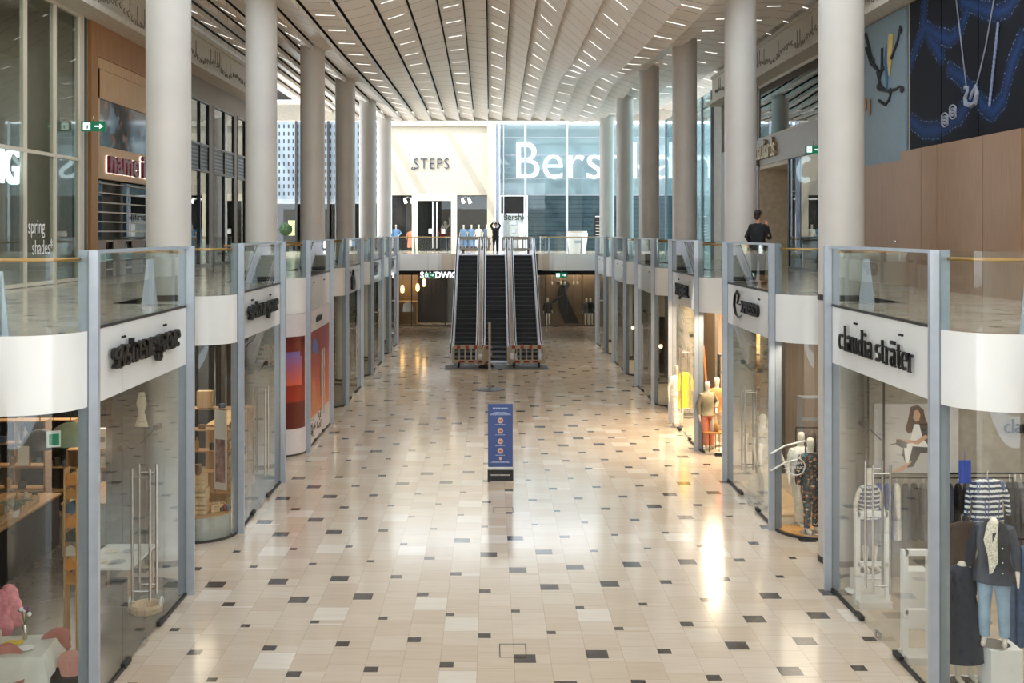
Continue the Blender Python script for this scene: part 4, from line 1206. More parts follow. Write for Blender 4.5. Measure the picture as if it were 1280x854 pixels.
# ------------------------------------------------------------------ figures
def skin_mesh(name, pts, edges, radii, mtl, levels=2):
    me = bpy.data.meshes.new(name); me.from_pydata([tuple(p) for p in pts], edges, [])
    o = bpy.data.objects.new(name, me); COL.objects.link(o)
    md = o.modifiers.new('skin', 'SKIN'); md.use_smooth_shade = True; md.branch_smoothing = .4
    for v, r in zip(me.skin_vertices[0].data, radii):
        v.radius = r if isinstance(r, tuple) else (r, r)
    me.skin_vertices[0].data[0].use_root = True
    ss = o.modifiers.new('sub', 'SUBSURF'); ss.levels = levels; ss.render_levels = levels
    dg = bpy.context.evaluated_depsgraph_get()
    out = bpy.data.meshes.new_from_object(o.evaluated_get(dg))
    bpy.data.objects.remove(o)
    out.materials.clear(); out.materials.append(mtl)
    for p in out.polygons: p.use_smooth = True
    return out

POSES = {
    'stand': dict(l=((.25, .02, 1.17), (.27, -.1, .93)), r=((-.25, .03, 1.17), (-.28, -.02, .9)), fl=(.12, .0), fr=(-.10, -.06)),
    'hips': dict(l=((.33, .05, 1.2), (.2, -.12, 1.05)), r=((-.25, .03, 1.17), (-.28, -.06, .9)), fl=(.14, .05), fr=(-.10, -.1)),
    'raised': dict(l=((.28, .02, 1.62), (.14, -.12, 1.80)), r=((-.28, .02, 1.62), (-.14, -.12, 1.80)), fl=(.10, 0), fr=(-.10, 0)),
    'phone': dict(l=((.27, .05, 1.17), (.25, -.15, .98)), r=((-.27, -.04, 1.16), (-.10, -.24, 1.42)), fl=(.12, 0), fr=(-.12, 0)),
    'one_up': dict(l=((.30, 0, 1.6), (.27, -.05, 1.85)), r=((-.25, .03, 1.17), (-.28, -.02, .9)), fl=(.12, 0), fr=(-.1, -.05)),
    'stride': dict(l=((.26, .06, 1.17), (.27, .0, .92)), r=((-.25, .03, 1.17), (-.3, -.1, .95)), fl=(.12, .25), fr=(-.09, -.15)),
}
def body_mesh(name, pose, mtl, hands=False, headless=False):
    p = POSES[pose]; V = []; E = []; R = []
    def add(co, r, par=None):
        V.append(Vector(co)); R.append(r)
        if par is not None: E.append((par, len(V) - 1))
        return len(V) - 1
    pel = add((0, 0, .96), (.145, .10))
    wa = add((0, 0, 1.12), (.115, .085), pel); ch = add((0, .005, 1.32), (.14, .10), wa)
    ne = add((0, .01, 1.48), .062, ch)
    n2 = add((0, 0, 1.55), .052, ne)
    if not headless:
        h1 = add((0, -.015, 1.62), (.066, .075), n2); h2 = add((0, -.005, 1.70), (.075, .088), h1); h3 = add((0, .0, 1.775), (.055, .065), h2)
    for s, key in ((1, 'l'), (-1, 'r')):
        el, wr = p[key]
        sh = add((s * .17, .01, 1.425), .058, ch)
        e = add(el, .040, sh); w = add(wr, .028, e)
        d = (Vector(wr) - Vector(el)).normalized()
        if not hands:
            m_ = add(Vector(wr) + d * .08, (.036, .02), w); add(Vector(wr) + d * .17 + Vector((0, -.02, 0)), (.02, .012), m_)
        else:
            side = d.cross(Vector((0, 1, 0)));
            side = side.normalized() if side.length > .1 else Vector((1, 0, 0))
            curl = side.cross(d).normalized()
            pm = add(Vector(wr) + d * .05, (.034, .018), w)
            for k, L in enumerate((.075, .085, .08, .062)):
                off = side * (.027 - .018 * k)
                a1 = add(Vector(wr) + d * .095 + off, .0095, pm)
                a2 = add(Vector(wr) + d * (.095 + L * .5) + off + curl * .012, .0085, a1)
                add(Vector(wr) + d * (.095 + L * .85) + off + curl * .035, .0075, a2)
            th = add(Vector(wr) + d * .045 + side * .045 + curl * .012, .011, pm)
            add(Vector(wr) + d * .085 + side * .06 + curl * .03, .009, th)
        hp = add((s * .09, 0, .90), .085, pel)
        fx, fy = p['fl' if s > 0 else 'fr']
        kn = add((s * .095 * .5 + fx * .5, fy * .5 - .02, .50), .055, hp)
        an = add((fx, fy + .02, .09), .036, kn)
        add((fx * 1.1, fy - .12, .035), (.042, .028), an)
    return skin_mesh(name, V, E, R, mtl)

def garment(kind, pose, mtl, parent, name=None):
    p = POSES[pose]; b = MB(); g = .022
    tor = lambda zb, flare=0: [(1.49, 0, .01, .085, .075), (1.455, 0, .01, .17, .10), (1.38, 0, .0, .205, .125), (1.2, 0, 0, .175 + g, .115 + g), (1.1, 0, 0, .155 + g, .105 + g)] + (
        [(.95, 0, 0, .19 + g, .13 + g)] if zb < .95 else []) + ([(zb, 0, 0, .19 + g + flare, .14 + g + flare)])
    def sleeve(to=1.0, r0=.075, r1=.048):
        for s, key in ((1, 'l'), (-1, 'r')):
            el, wr = (Vector(v) for v in p[key]); sh = Vector((s * .165, .01, 1.42))
            pts = [sh - Vector((s * .03, 0, -.0)), sh, sh.lerp(el, .5)]; rr = [r0 * .8, r0, r0 * .85]
            if to > .5: pts += [el, el.lerp(wr, .6), el.lerp(wr, .92)]; rr += [r0 * .9, r1 * 1.15, r1]
            b.tube(pts, rr, 12)
    if kind == 'dress': b.loft(tor(.30, .08), 24); sleeve(.4)
    elif kind == 'coat': b.loft(tor(.78, .05), 24); sleeve(1)
    elif kind == 'jacket': b.loft(tor(.9, .02), 24); sleeve(1)
    elif kind == 'top': b.loft(tor(.92, .0), 24); sleeve(.4)
    elif kind == 'vest': b.loft(tor(.9, .0), 24)
    elif kind in ('trousers', 'wide'):
        k = 1.25 if kind == 'wide' else 1.0
        b.loft([(1.06, 0, 0, .155, .115), (.95, 0, 0, .19, .135), (.84, 0, 0, .185, .13)], 24)
        for s in (1, -1):
            fx, fy = p['fl' if s > 0 else 'fr']
            b.tube([(s * .09, 0, .93), (s * .095, 0, .80), (s * .0475 + fx * .5, fy * .5 - .02, .50), (fx, fy + .02, .12)], [.09, .10, .072 * k, .06 * k * k], 14)
    elif kind == 'skirt': b.loft([(1.06, 0, 0, .16, .12), (.95, 0, 0, .20, .14), (.5, 0, 0, .27, .2)], 24)
    return b.build(name or kind, mtl, parent)

MANQ = mat('mannequin skin', (226, 216, 200), .4, var=.01)
_bodies = {}
def mannequin(label, loc, rz, clothes, pose='stand', scale=1.08, group=None, headless=False, body=None, base=True, kind='mannequin', cat='mannequin'):
    t = thing(kind, label, cat, loc, rz, group); t.scale = (scale,) * 3
    key = (pose, headless, (body or MANQ).name)
    if key not in _bodies: _bodies[key] = body_mesh('body', pose, body or MANQ, headless=headless)
    link('body', _bodies[key], t)
    for kd, mt in clothes: garment(kd, pose, mt, t)
    if base:
        b = MB(); b.lathe([(.19, 0), (.19, .012), (.18, .016)], n=24); b.build('stand_plate', M['steel'], t)
    return t

C = {k: mat(k + ' cloth', v, .85, var=.08, scale=14) for k, v in dict(navy=(34, 44, 62), denim=(70, 96, 132), black=(22, 22, 24), grey=(92, 90, 90), cream=(216, 206, 188), brown=(74, 58, 48),
     blue=(48, 70, 150), red=(176, 30, 42), lightblue=(120, 160, 210), orange=(226, 120, 72), coral=(220, 134, 104), yellow=(232, 206, 52), green=(70, 150, 90), white=(226, 224, 218), khaki=(140, 128, 104)).items()}
m, nt, bb = new_mat('floral cloth'); q = NT(nt); x, y, z = q.xyz('Object'); v = q.vec(x, y, z)
n1 = q.noise(v, 18.0, 2.0); n2 = q.noise(q.vec(q.m('ADD', x, 7.0), y, z), 14.0, 2.0)
c_ = q.mix(q.m('GREATER_THAN', n1, .56), srgb(44, 48, 52), srgb(170, 96, 62)); c_ = q.mix(q.m('GREATER_THAN', n2, .6), c_, srgb(60, 104, 116)); c_ = q.mix(q.m('LESS_THAN', n2, .38), c_, srgb(214, 190, 150))
nt.links.new(c_, bb.inputs['Base Color']); bb.inputs['Roughness'].default_value = .8
C['floral'] = m
m, nt, bb = new_mat('striped knit'); q = NT(nt); x, y, z = q.xyz('Object')
n1 = q.noise(q.vec(q.m('MULTIPLY', x, 26.0), y, q.m('MULTIPLY', z, 3.0)), 1.0, 1.0)
s_ = q.m('FRACT', q.m('DIVIDE', q.m('ADD', z, q.m('MULTIPLY', n1, .03)), .075))
c_ = q.mix(q.m('GREATER_THAN', s_, .55), srgb(34, 44, 72), srgb(206, 208, 204)); c_ = q.mix(q.m('GREATER_THAN', n1, .62), c_, srgb(70, 90, 128))
nt.links.new(c_, bb.inputs['Base Color']); bb.inputs['Roughness'].default_value = .9
C['striped'] = m
C['speckle'] = mat('speckled blouse cloth', (214, 206, 190), .8, var=.2, scale=60)

def hanging(loc, rz, mt, label, w=.44, hgt=.8, group=None, sleeves=True, name='hanging_garment'):
    """a garment on a hanger; origin at the hook"""
    t = thing(name, label, 'garment', loc, rz, group)
    b = MB(); k = w / .44
    b.loft([(-.08, 0, 0, .05, .03), (-.12, 0, 0, .19 * k, .05), (-.2, 0, 0, .22 * k, .07), (-.5, 0, 0, .2 * k, .075), (-.08 - hgt, 0, 0, .23 * k, .085)], 18)
    if sleeves:
        for s in (1, -1): b.tube([(s * .17 * k, 0, -.14), (s * .25 * k, .0, -.32), (s * .29 * k, -.01, -.62)], [.05, .05, .035], 10)
    b.build('cloth', mt, t)
    b = MB(); b.tube([(0, 0, -.1), (0, 0, .0), (.02, 0, .03), (.04, 0, .0)], .006, 6); b.tube([(-.17, 0, -.15), (0, 0, -.09), (.17, 0, -.15)], .008, 6); b.build('hanger', M['steel'], t)
    return t
def rail(p0, p1, z, label, drop=True):
    t = thing('clothes_rail', label, 'clothes rail', (p0[0], p0[1], 0))
    d = (p1[0] - p0[0], p1[1] - p0[1])
    b = MB(); b.tube([(0, 0, z), (d[0], d[1], z)], .014, 8); b.build('bar', M['blackm'], t)
    for f in (0, 1):
        b = MB(); b.tube([(d[0] * f, d[1] * f, 0), (d[0] * f, d[1] * f, z)], .014, 8); b.build('upright', M['blackm'], t)
    return t

def shelf_unit(loc, rz, w, dp, h, n, mt, label, group=None, back=None):
    t = thing('shelf_unit', label, 'shelf', loc, rz, group)
    for k in range(n + 1):
        b = MB(); z = .02 + (h - .04) * k / n; b.box(-w / 2, w / 2, -dp / 2, dp / 2, z - .012, z + .012); b.build('shelf_board', mt, t)
    for s in (-1, 1):
        b = MB(); b.box(s * w / 2 - .015, s * w / 2 + .015, -dp / 2, dp / 2, 0, h); b.build('side_panel', mt, t)
    if back:
        b = MB(); b.box(-w / 2, w / 2, dp / 2 - .01, dp / 2, 0, h); b.build('back_panel', back, t)
    return t
def crate(loc, rz, label, w=.4, d=.3, h=.2, group='wooden crates in the gift shop', mt=None):
    t = thing('wooden_crate', label, 'crate', loc, rz, group)
    mt = mt or M['pine']; b = MB()
    b.box(-w / 2, w / 2, -d / 2, d / 2, 0, .012)
    b.build('bottom', mt, t)
    for s in (-1, 1):
        b = MB()
        for z0 in (.015, .085, .155): b.box(-w / 2, w / 2, s * d / 2 - .006, s * d / 2 + .006, z0 * h / .2, (z0 + .055) * h / .2)
        b.build('slatted_side', mt, t)
        b = MB(); b.box(s * w / 2 - .007, s * w / 2 + .007, -d / 2, d / 2, .012, h); b.build('end_panel', mt, t)
    return t
SHOPCOL = [mat('jar %d' % i, c, .35) for i, c in enumerate([(180, 130, 70), (120, 84, 50), (200, 190, 170), (60, 70, 60), (150, 60, 50), (90, 110, 130)])]
_jar = {}
def jar(loc, k, label, group, s=1.0):
    if k not in _jar:
        b = MB(); prof = [[(.04, 0), (.055, .02), (.055, .12), (.03, .15), (.03, .17)], [(.03, 0), (.05, .04), (.05, .1), (.045, .14)], [(.035, 0), (.035, .16), (.015, .2), (.015, .25)], [(.06, 0), (.07, .06), (.05, .1)]][k % 4]
        b.lathe(prof, n=14); o = b.build('jar' if k % 4 != 2 else 'bottle', SHOPCOL[k % 6]); _jar[k] = o
    else:
        o = _jar[k].copy(); COL.objects.link(o)
    o.location = loc; o.scale = (s,) * 3
    return tag(o, label, 'jar' if k % 4 != 2 else 'bottle', group)

# ------------------------------------------------------------------ gift shop (left, nearest two bays)
D_ = lambda px, py, d: at(px, py, d)
area('light_gift_shop', (-9.0, 17.5, 3.85), 5, 7, 9, (1, .84, .64))
area('light_gift_window', (-6.6, 17.0, 3.85), 1.2, 4, 6, (1, .84, .64))
area('light_gift_shop_far', (-8.5, 25.5, 3.85), 4, 5, 90, (1, .86, .68))
counter = thing('display_counter', 'long charcoal counter with wooden trays in the gift shop, running away from the glass', 'counter', (-9.1, 19.6, 0))
b = MB(); b.box(-.55, .55, -2.6, 2.6, 0, .98); b.build('base', M['charcoal'], counter)
b = MB(); b.box(-.58, .58, -2.65, 2.65, .98, 1.02); b.build('counter_top', M['oak_y'], counter)
for k in range(4):
    crate((-8.9, 17.9 + k * 1.05, 1.02), PI / 2, 'shallow wooden tray on the charcoal counter, %s from the near end' % ['first', 'second', 'third', 'fourth'][k], .8, .5, .14, 'wooden trays on the charcoal counter')
rnd = random.Random(8)
for k in range(22):
    jar((-8.75 - rnd.random() * .35, 17.6 + .19 * k, 1.04), k, 'small jar or bottle among the trays on the charcoal counter', 'jars on the charcoal counter', 1.1)
t = thing('potted_plant', 'small grey green plant standing in a wooden tray on the charcoal counter', 'plant', (-8.62, 20.3, 1.03))
b = MB(); b.lathe([(.06, 0), (.08, .12), (.07, .12)], n=16); b.build('pot', M['white'], t)
b = MB()
for k in range(26):
    a = k * 2.4; r = .12 + .1 * (k % 3); b.tube([(0, 0, .1), (r * .5 * math.cos(a), r * .5 * math.sin(a), .28), (r * math.cos(a), r * math.sin(a), .30 - .05 * (k % 2))], [.012, .02, .004], 5)
b.build('leaves', mat('grey green leaf', (128, 138, 116), .6), t)
for i, (px, py, d) in enumerate(((8, 610, 22.6), (8, 585, 22.9))):
    p = D_(px, py, d)
s1 = shelf_unit((-10.2, 23.0, 0), 0, 2.2, .35, 2.35, 5, M['oak_x'], 'wooden wall shelf with jars behind the charcoal counter')
for k in range(20):
    jar((-11.1 + .1 * (k % 18) * 1.0, 22.95, .02 + (2.31) * (2 + k % 3) / 5 + .012), k, 'small jar on the wooden wall shelf behind the charcoal counter', 'jars on the wall shelf', 1.3)
s2 = shelf_unit((-9.75, 24.6, 0), 0, 1.3, .3, 2.1, 4, M['oak_x'], 'dark backed wooden shelf in the middle of the gift shop', back=M['charcoal'])
for k in range(12): jar((-10.3 + .1 * k, 24.55, .02 + 2.06 * (2 + k % 2) / 4 + .012), k + 1, 'small jar on the dark backed wooden shelf', 'jars on the low shelf', 1.4)
# narrow tower of little wooden houses beside the first post
tw = thing('lantern_tower', 'narrow tower of small warm lit wooden lantern boxes behind the nearest grey post', 'display stand', (-5.98, 15.6, 0))
tw.location = (at(91, 600, 16.6).x, 16.6, 0)
b = MB()
for s in (-.09, .09): b.box(s - .01, s + .01, -.1, .1, 0, 2.7)
b.build('side_rail', M['oak'], tw)
for k in range(8):
    b = MB(); z = 1.0 + .21 * k; b.box(-.08, .08, -.09, .09, z, z + .02); b.poly([(-.07, -.08, z + .02), (.07, -.08, z + .02), (.07, -.08, z + .12), (0, -.08, z + .17), (-.07, -.08, z + .12)], (0, .14, 0))
    b.build('lantern_box', emit('warm lantern', (214, 140, 60), .14) if k % 3 == 1 else SHOPCOL[k % 6], tw)
# dome lamps
for i, (px, py, d) in enumerate(((88, 555, 17.5), (50, 560, 20.5))):
    p = at(px, py, d)
    t = thing('dome_lamp', ['pale green dome lamp hanging behind the nearest grey post', 'dark dome lamp hanging deeper in the gift shop'][i], 'lamp', p)
    b = MB(); b.lathe([(.34 * math.cos(a) + .001, .34 * math.sin(a)) for a in [PI / 2 * k / 8 for k in range(9)]], n=24); b.build('lamp_shade', mat('green grey enamel', (120, 132, 104), .4) if i == 0 else M['black'], t)
    b = MB(); b.tube([(0, 0, .33), (0, 0, 3.93 - p.z)], .008, 6); b.build('cord', M['black'], t)
p = at(67, 549, 15.2)
t = thing('hanging_sign', 'small tilted white and green sign hanging behind the nearest curved glass', 'sign', p, .5)
b = MB(); b.box(-.09, .09, -.012, .012, -.11, .11); b.build('frame', M['white'], t)
b = MB(); b.box(-.06, .07, -.018, -.012, -.08, .07); b.build('green_field', GREEN, t)
b = MB(); b.tube([(0, 0, .11), (0, 0, 3.95 - p.z)], .004, 5); b.build('cord', M['black'], t)
p = at(29, 570, 19.5)
b = MB(); b.box(-.1, .1, -.006, .006, -.17, .17); b.tube([(0, 0, .17), (0, 0, 3.95 - p.z)], .003, 5); tag(b.build('price_card', M['cream'], None, p), 'cream paper card hanging over the charcoal counter', 'card')
# table with cloth, chairs, flower
def cloth_table(loc):
    t = thing('dining_table', 'small table with four dark legs in the nearest gift shop window', 'table', loc, .12)
    b = MB(); b.box(-.55, .55, -.4, .4, .70, .73); b.build('tabletop', M['oak_x'], t)
    for sx in (-.48, .48):
        for sy in (-.33, .33): b = MB(); b.tube([(sx, sy, 0), (sx * .95, sy * .95, .7)], .02, 8); b.build('leg', M['blackm'], t)
    b = MB(); n = 48; vs = []; fs = []
    rings = [(0.0, .735), (.55, .735), (1.0, .735), (1.03, .70), (1.10, .58), (1.14, .44)]
    for j, (k, z) in enumerate(rings):
        for i in range(n):
            a = 2 * PI * i / n; c, s = math.cos(a), math.sin(a); m_ = max(abs(c), abs(s)); u, v = c / m_, s / m_
            corner = min(abs(u), abs(v)) ** 3
            wv = (.03 * math.sin(i * 1.4) + .06 * corner) * max(0, (.735 - z)) * 3.0
            kk = max(k, .001)
            vs.append((u * .56 * kk * (1 + wv), v * .41 * kk * (1 + wv), z - corner * max(0, .735 - z) * .55))
    for j in range(len(rings) - 1):
        for i in range(n): i2 = (i + 1) % n; fs.append((j * n + i, j * n + i2, (j + 1) * n + i2, (j + 1) * n + i))
    b.add(vs, fs, 0, True)
    tag(b.build('tablecloth', mat('pale linen', (206, 202, 190), .85, var=.03), None, loc, (0, 0, .12)), 'pale linen tablecloth draped over the small table in the nearest gift shop window', 'tablecloth')
tl = at(8, 818, 14.75); tl.z = 0
cloth_table(tl)
pinkm = mat('dusty pink shell', (170, 104, 92), .5, var=.02)
def shell_chair(loc, rz, label):
    t = thing('shell_chair', label, 'chair', loc, rz, 'pink shell chairs in the gift shop window')
    b = MB(); vs = []; fs = []; nu, nv = 13, 12
    for j in range(nv):
        v = j / (nv - 1)
        for i in range(nu):
            u = -1 + 2 * i / (nu - 1)
            if v < .5:
                k = v / .5; y = -.24 + .44 * k; z = .44 + .04 * (1 - k) ** 2 * 0 + .09 * u * u * k - .03 * math.sin(k * PI); x = u * (.22 + .02 * k)
                if k < .2: z -= (.2 - k) * .15
            else:
                k = (v - .5) / .5; y = .20 + .09 * math.sin(k * PI / 2) - .10 * u * u * (1 - .3 * k); z = .46 + .38 * k * (1 - .22 * u * u) + .06 * u * u * (1 - k) + .03; x = u * (.24 - .07 * k * k)
            vs.append((x, y, z))
    for j in range(nv - 1):
        for i in range(nu - 1): a = j * nu + i; fs.append((a, a + 1, a + nu + 1, a + nu))
    b.add(vs, fs, 0, True); o = b.build('seat_shell', pinkm, t); md = o.modifiers.new('thick', 'SOLIDIFY'); md.thickness = .012
    for sx in (-.18, .18):
        for sy in (-.17, .17): b = MB(); b.tube([(sx * .6, sy * .6, .43), (sx * 1.1, sy * 1.15, 0)], [.016, .011], 8); b.build('leg', M['oak'], t)
    return t
c1 = at(62, 800, 15.3); c1.z = 0
shell_chair(c1, -2.4, 'dusty pink shell chair behind the table in the nearest gift shop window')
c2 = at(6, 830, 14.25); c2.z = 0
shell_chair(c2, .3, 'dusty pink shell chair half hidden in front of the clothed table')
t = thing('paper_flower', 'giant pink paper flower on a thin stem behind the clothed table', 'flower', (tl.x - .35, 15.5, 0))
p = at(2, 765, 15.5)
t.location = (p.x, 15.5, 0)
pk = mat('pink paper', (226, 142, 150), .8, var=.12, scale=10)
for k in range(14):
    a = k * 2.4; r = .04 + .014 * k; b = MB()
    b.ball((r * math.cos(a), r * math.sin(a) * .6, p.z + r * math.sin(a)), .14, .08, .17, 10, 6); b.build('petal', pk, t)
b = MB(); b.tube([(0, 0, 0), (0, 0, p.z)], .012, 6); b.build('stem', mat('green stem', (80, 110, 60), .6), t)
t = thing('flower_vase', 'slim vase with white and purple flowers on the clothed table', 'vase', (at(31, 800, 15.0).x, 15.0, .74))
b = MB(); b.lathe([(.03, 0), (.04, .1), (.02, .2)], n=14); b.build('vase_body', M['steel'], t)
b = MB()
for k in range(7): a = k * .9; b.tube([(0, 0, .18), (.05 * math.cos(a), .05 * math.sin(a), .32 + .02 * k)], .005, 5)
b.build('stem', mat('green stem 2', (90, 130, 70), .6), t)
for k in range(6): a = k * 1.05; b = MB(); b.ball((.06 * math.cos(a), .05 * math.sin(a), .34 + .02 * k), .03); b.build('blossom', [M['white'], mat('purple blossom', (110, 50, 100), .6)][k % 2], t)
yel = mat('yellow napkin', (230, 200, 60), .7); pea = mat('peach plate', (224, 150, 120), .5)
for i, (dx, dy, mt, lb) in enumerate(((-.28, -.1, pea, 'peach coloured plate on the clothed table'), (.05, .12, yel, 'yellow folded napkin at the far edge of the clothed table'), (-.1, -.25, yel, 'yellow folded napkin at the near edge of the clothed table'), (.3, -.1, M['white'], 'small white plate on the clothed table'))):
    b = MB()
    if 'plate' in lb: b.lathe([(.01, 0), (.07, .004), (.11, .02), (.105, .022)], n=24)
    else: b.poly([(-.13, -.07, 0), (.13, -.05, 0), (.1, .08, 0), (-.1, .06, 0)], (0, 0, .015))
    tag(b.build('plate' if 'plate' in lb else 'napkin', mt, None, (tl.x + dx, tl.y + dy, .741)), lb, 'plate' if 'plate' in lb else 'napkin')
for k in range(6):
    b = MB(); b.tube([(0, 0, 0), (0, 0, .17)], .008, 6); b.lathe([(.03, 0), (.03, .01)], n=10)
    tag(b.build('candle', M['cream'], None, (tl.x - .35 + .045 * k, tl.y + .12, .741)), 'thin cream candle in the cluster on the clothed table', 'candle', 'thin candles on the clothed table')
p = at(89, 845, 14.9)
b = MB(); b.lathe([(.13, 0), (.15, .1), (.15, .24), (.13, .27)], n=24); tag(b.build('candle_jar', emit('pink glowing wax', (226, 160, 140), .14), None, (p.x, 14.9, .32)), 'wide pink candle jar low beside the nearest grey post', 'candle')
b = MB(); b.box(-.35, .25, -.2, .2, 0, .32); tag(b.build('low_plinth', M['charcoal'], None, (p.x, 14.9, .006)), 'low dark plinth under the pink candle jar', 'plinth')

# behind the first shopfront panel
t = thing('glass_cabinet', 'oak topped cabinet with white paper front behind the first gift shop door', 'cabinet', (-7.75, 22.2, 0))
b = MB(); b.box(-.4, .4, -.9, .9, 0, 1.0); b.build('body', mat('pale cabinet', (170, 160, 142), .6), t)
b = MB(); b.box(-.42, .42, -.92, .92, 1.0, 1.04); b.build('cabinet_top', M['oak_y'], t)
b = MB(); b.box(.405, .415, -.8, .5, .2, .92); b.build('paper_front', M['offwhite'], t)
s3 = shelf_unit((-8.1, 24.1, 0), 0, 1.9, .35, 1.55, 4, M['oak_x'], 'oak bookcase with pale boxes seen through the first gift shop door', back=M['portal'])
for k in range(14):
    b = MB(); b.box(-.045, .045, -.1, .1, 0, .22)
    tag(b.build('book', [M['offwhite'], M['cream'], M['post'], C['green']][k % 4], None, (-8.85 + .11 * k, 24.05, .02 + 1.51 * (2 + (k % 2)) / 4 + .013)), 'upright book on the oak bookcase behind the first gift shop door', 'book', 'books on the oak bookcase')
for k, (dx, lb) in enumerate(((-.4, 'white box with dark print on top of the oak bookcase, farther from the door'), (-.1, 'white box with dark print on top of the oak bookcase, in the middle'), (.2, 'bluish box on top of the oak bookcase, nearest the glass'))):
    t = thing('box', lb, 'box', (-7.9 + dx, 24.05, 1.56)); b = MB(); b.box(-.12, .12, -.1, .1, 0, .42); b.build('carton', [M['white'], M['white'], C['lightblue']][k], t)
    b = MB(); b.box(-.05, .05, -.106, -.1, .14, .26); b.build('print', M['charcoal'], t)
t = thing('display_table', 'pale table laid with plates behind the first gift shop door', 'table', (-6.3, 18.9, 0))
b = MB(); b.box(-.4, .45, -.7, .7, .70, .74); b.build('tabletop', M['white'], t)
for sx in (-.36, .4):
    for sy in (-.62, .62): b = MB(); b.box(sx - .02, sx + .02, sy - .02, sy + .02, 0, .7); b.build('leg', M['oak'], t)
for k in range(4):
    b = MB(); b.lathe([(.01, 0), (.08, .004), (.12, .02), (.115, .023)], n=24)
    tag(b.build('plate', [M['cream'], M['post']][k % 2], None, (-6.45 + .3 * (k % 2), 18.5 + .4 * (k // 2) * 1.5, .741)), 'round plate laid on the pale table behind the first gift shop door', 'plate', 'plates on the pale table')
t = thing('rope_basket', 'low rope basket with handle loops on the floor behind the door handles', 'basket', (-5.6, 18.2, .006))
b = MB(); b.lathe([(.2, 0), (.26, .04), (.27, .12), (.24, .16), (.22, .14), (.2, .03)], n=28); b.build('basket_body', M['pine'], t)
for s in (-1, 1): b = MB(); b.tube([(s * .25, .08 * math.cos(a), .14 + .12 * math.sin(a)) for a in [PI * k / 10 for k in range(11)]], .018, 8); b.build('handle_loop', M['white'], t)
p = at(177, 512, 19.5)
t = thing('paper_star', 'long folded paper ornament hanging behind the first gift shop door', 'ornament', (p.x, 19.5, p.z))
b = MB(); b.loft([(-.3, 0, 0, .12, .03), (-.05, 0, 0, .05, .03), (.1, 0, 0, .09, .03), (.3, 0, 0, .05, .02)], 6); b.build('paper', M['cream'], t)
b = MB(); b.tube([(0, 0, .3), (0, 0, 3.93 - p.z)], .003, 5); b.build('cord', M['black'], t)
for i, (px, py, d) in enumerate(((157, 516, 18), (184, 515, 20.5), (136, 549, 17))):
    p = at(px, py, d)
    t = thing('spotlight', ['small ceiling spotlight behind the first gift shop fascia', 'small ceiling spotlight beside the folded paper ornament', 'small ceiling spotlight nearest the first grey post'][i], 'lamp', (p.x, d, 3.93))
    b = MB(); b.lathe([(.05, -.16), (.055, -.14), (.05, -.04), (.02, 0)], n=14); b.build('housing', M['black'], t)
    b = MB(); b.lathe([(.001, -.162), (.045, -.162)], n=14); b.build('lens', emit('spot lens', (255, 226, 190), 12), t)

# second gift shop window: crates, plinth, poster
t = thing('window_plinth', 'low pale grey plinth with rounded corner in the second gift shop window', 'plinth', (0, 0, 0))
y0 = BAYS[-1][1]
pl = [(XL + px, y0 + BL / 2 + py) for px, py in arc(-.8, -BL / 2, .68, -90, -5, 8)] + [(XL - .12, y0 + .15), (XL - 1.5, y0 + .15)] + [(XL - 1.5, y0 - .68)]
b = MB(); b.poly([(x, y, .006) for x, y in pl], (0, 0, .46)); b.build('body', mat('pale plinth', (176, 174, 164), .5, var=.04), t)
b = MB(); b.poly([(x, y, .466) for x, y in pl], (0, 0, .02)); b.build('plinth_top', M['oak_x'], t)
k = 0
for (x, y, zz, rz) in ((-5.95, 22.72, .49, .1), (-5.95, 22.74, .75, 0), (-5.97, 22.72, 1.01, .05), (-5.6, 22.95, .49, .5)):
    crate((x, y, zz), rz, ['large pine crate standing lowest on the pale plinth', 'large pine crate in the middle of the stack on the pale plinth', 'large pine crate topmost on the pale plinth', 'smaller pine crate on the rounded corner of the pale plinth'][k], .38 if k < 3 else .3, .3 if k < 3 else .22, .25 if k < 3 else .14, 'pine crates on the pale plinth'); k += 1
jar((-5.93, 22.7, 1.28), 1, 'glass jar with red lid on the topmost pine crate', None, 1.5)
for j in range(6): jar((-5.68 + .06 * j, 22.9, .5 + .0 * j), j, 'small jar at the rounded corner of the pale plinth', 'jars on the pale plinth', .8)
t = thing('leaning_poster', 'tall printed poster panel standing in the second gift shop window', 'poster', (-5.62, 23.3, .486), -.5)
b = MB(); b.box(-.16, .16, -.012, .012, .35, 2.0); b.build('poster_panel', M['offwhite'], t)
b = MB(); b.box(-.13, .13, -.016, -.012, .5, 1.4); b.build('photo_print', mat('pink grey print', (150, 120, 118), .5, var=.3, scale=5), t)
for s in (-.15, .15): b = MB(); b.tube([(s, 0, 0), (s, 0, 3.4)], .005, 5); b.build('suspension_wire', M['steel'], t)
s4 = shelf_unit((-6.3, 24.6, 0), 0, 2.0, .35, 2.35, 5, M['oak_x'], 'oak wall shelf with boxes behind the pine crates')
for k in range(16):
    jar((-7.1 + .11 * k, 24.55, .02 + 2.31 * (3 + k % 3) / 5 * .98 + .03), k, 'small jar on the oak wall shelf behind the pine crates', 'jars behind the pine crates', 1.2)
b = MB(); b.box(-.16, .16, -.1, .1, 0, .36); tag(b.build('paper_bag', M['portal'], None, (-6.25, 24.5, 2.365)), 'brown paper bag on top of the oak wall shelf', 'bag')
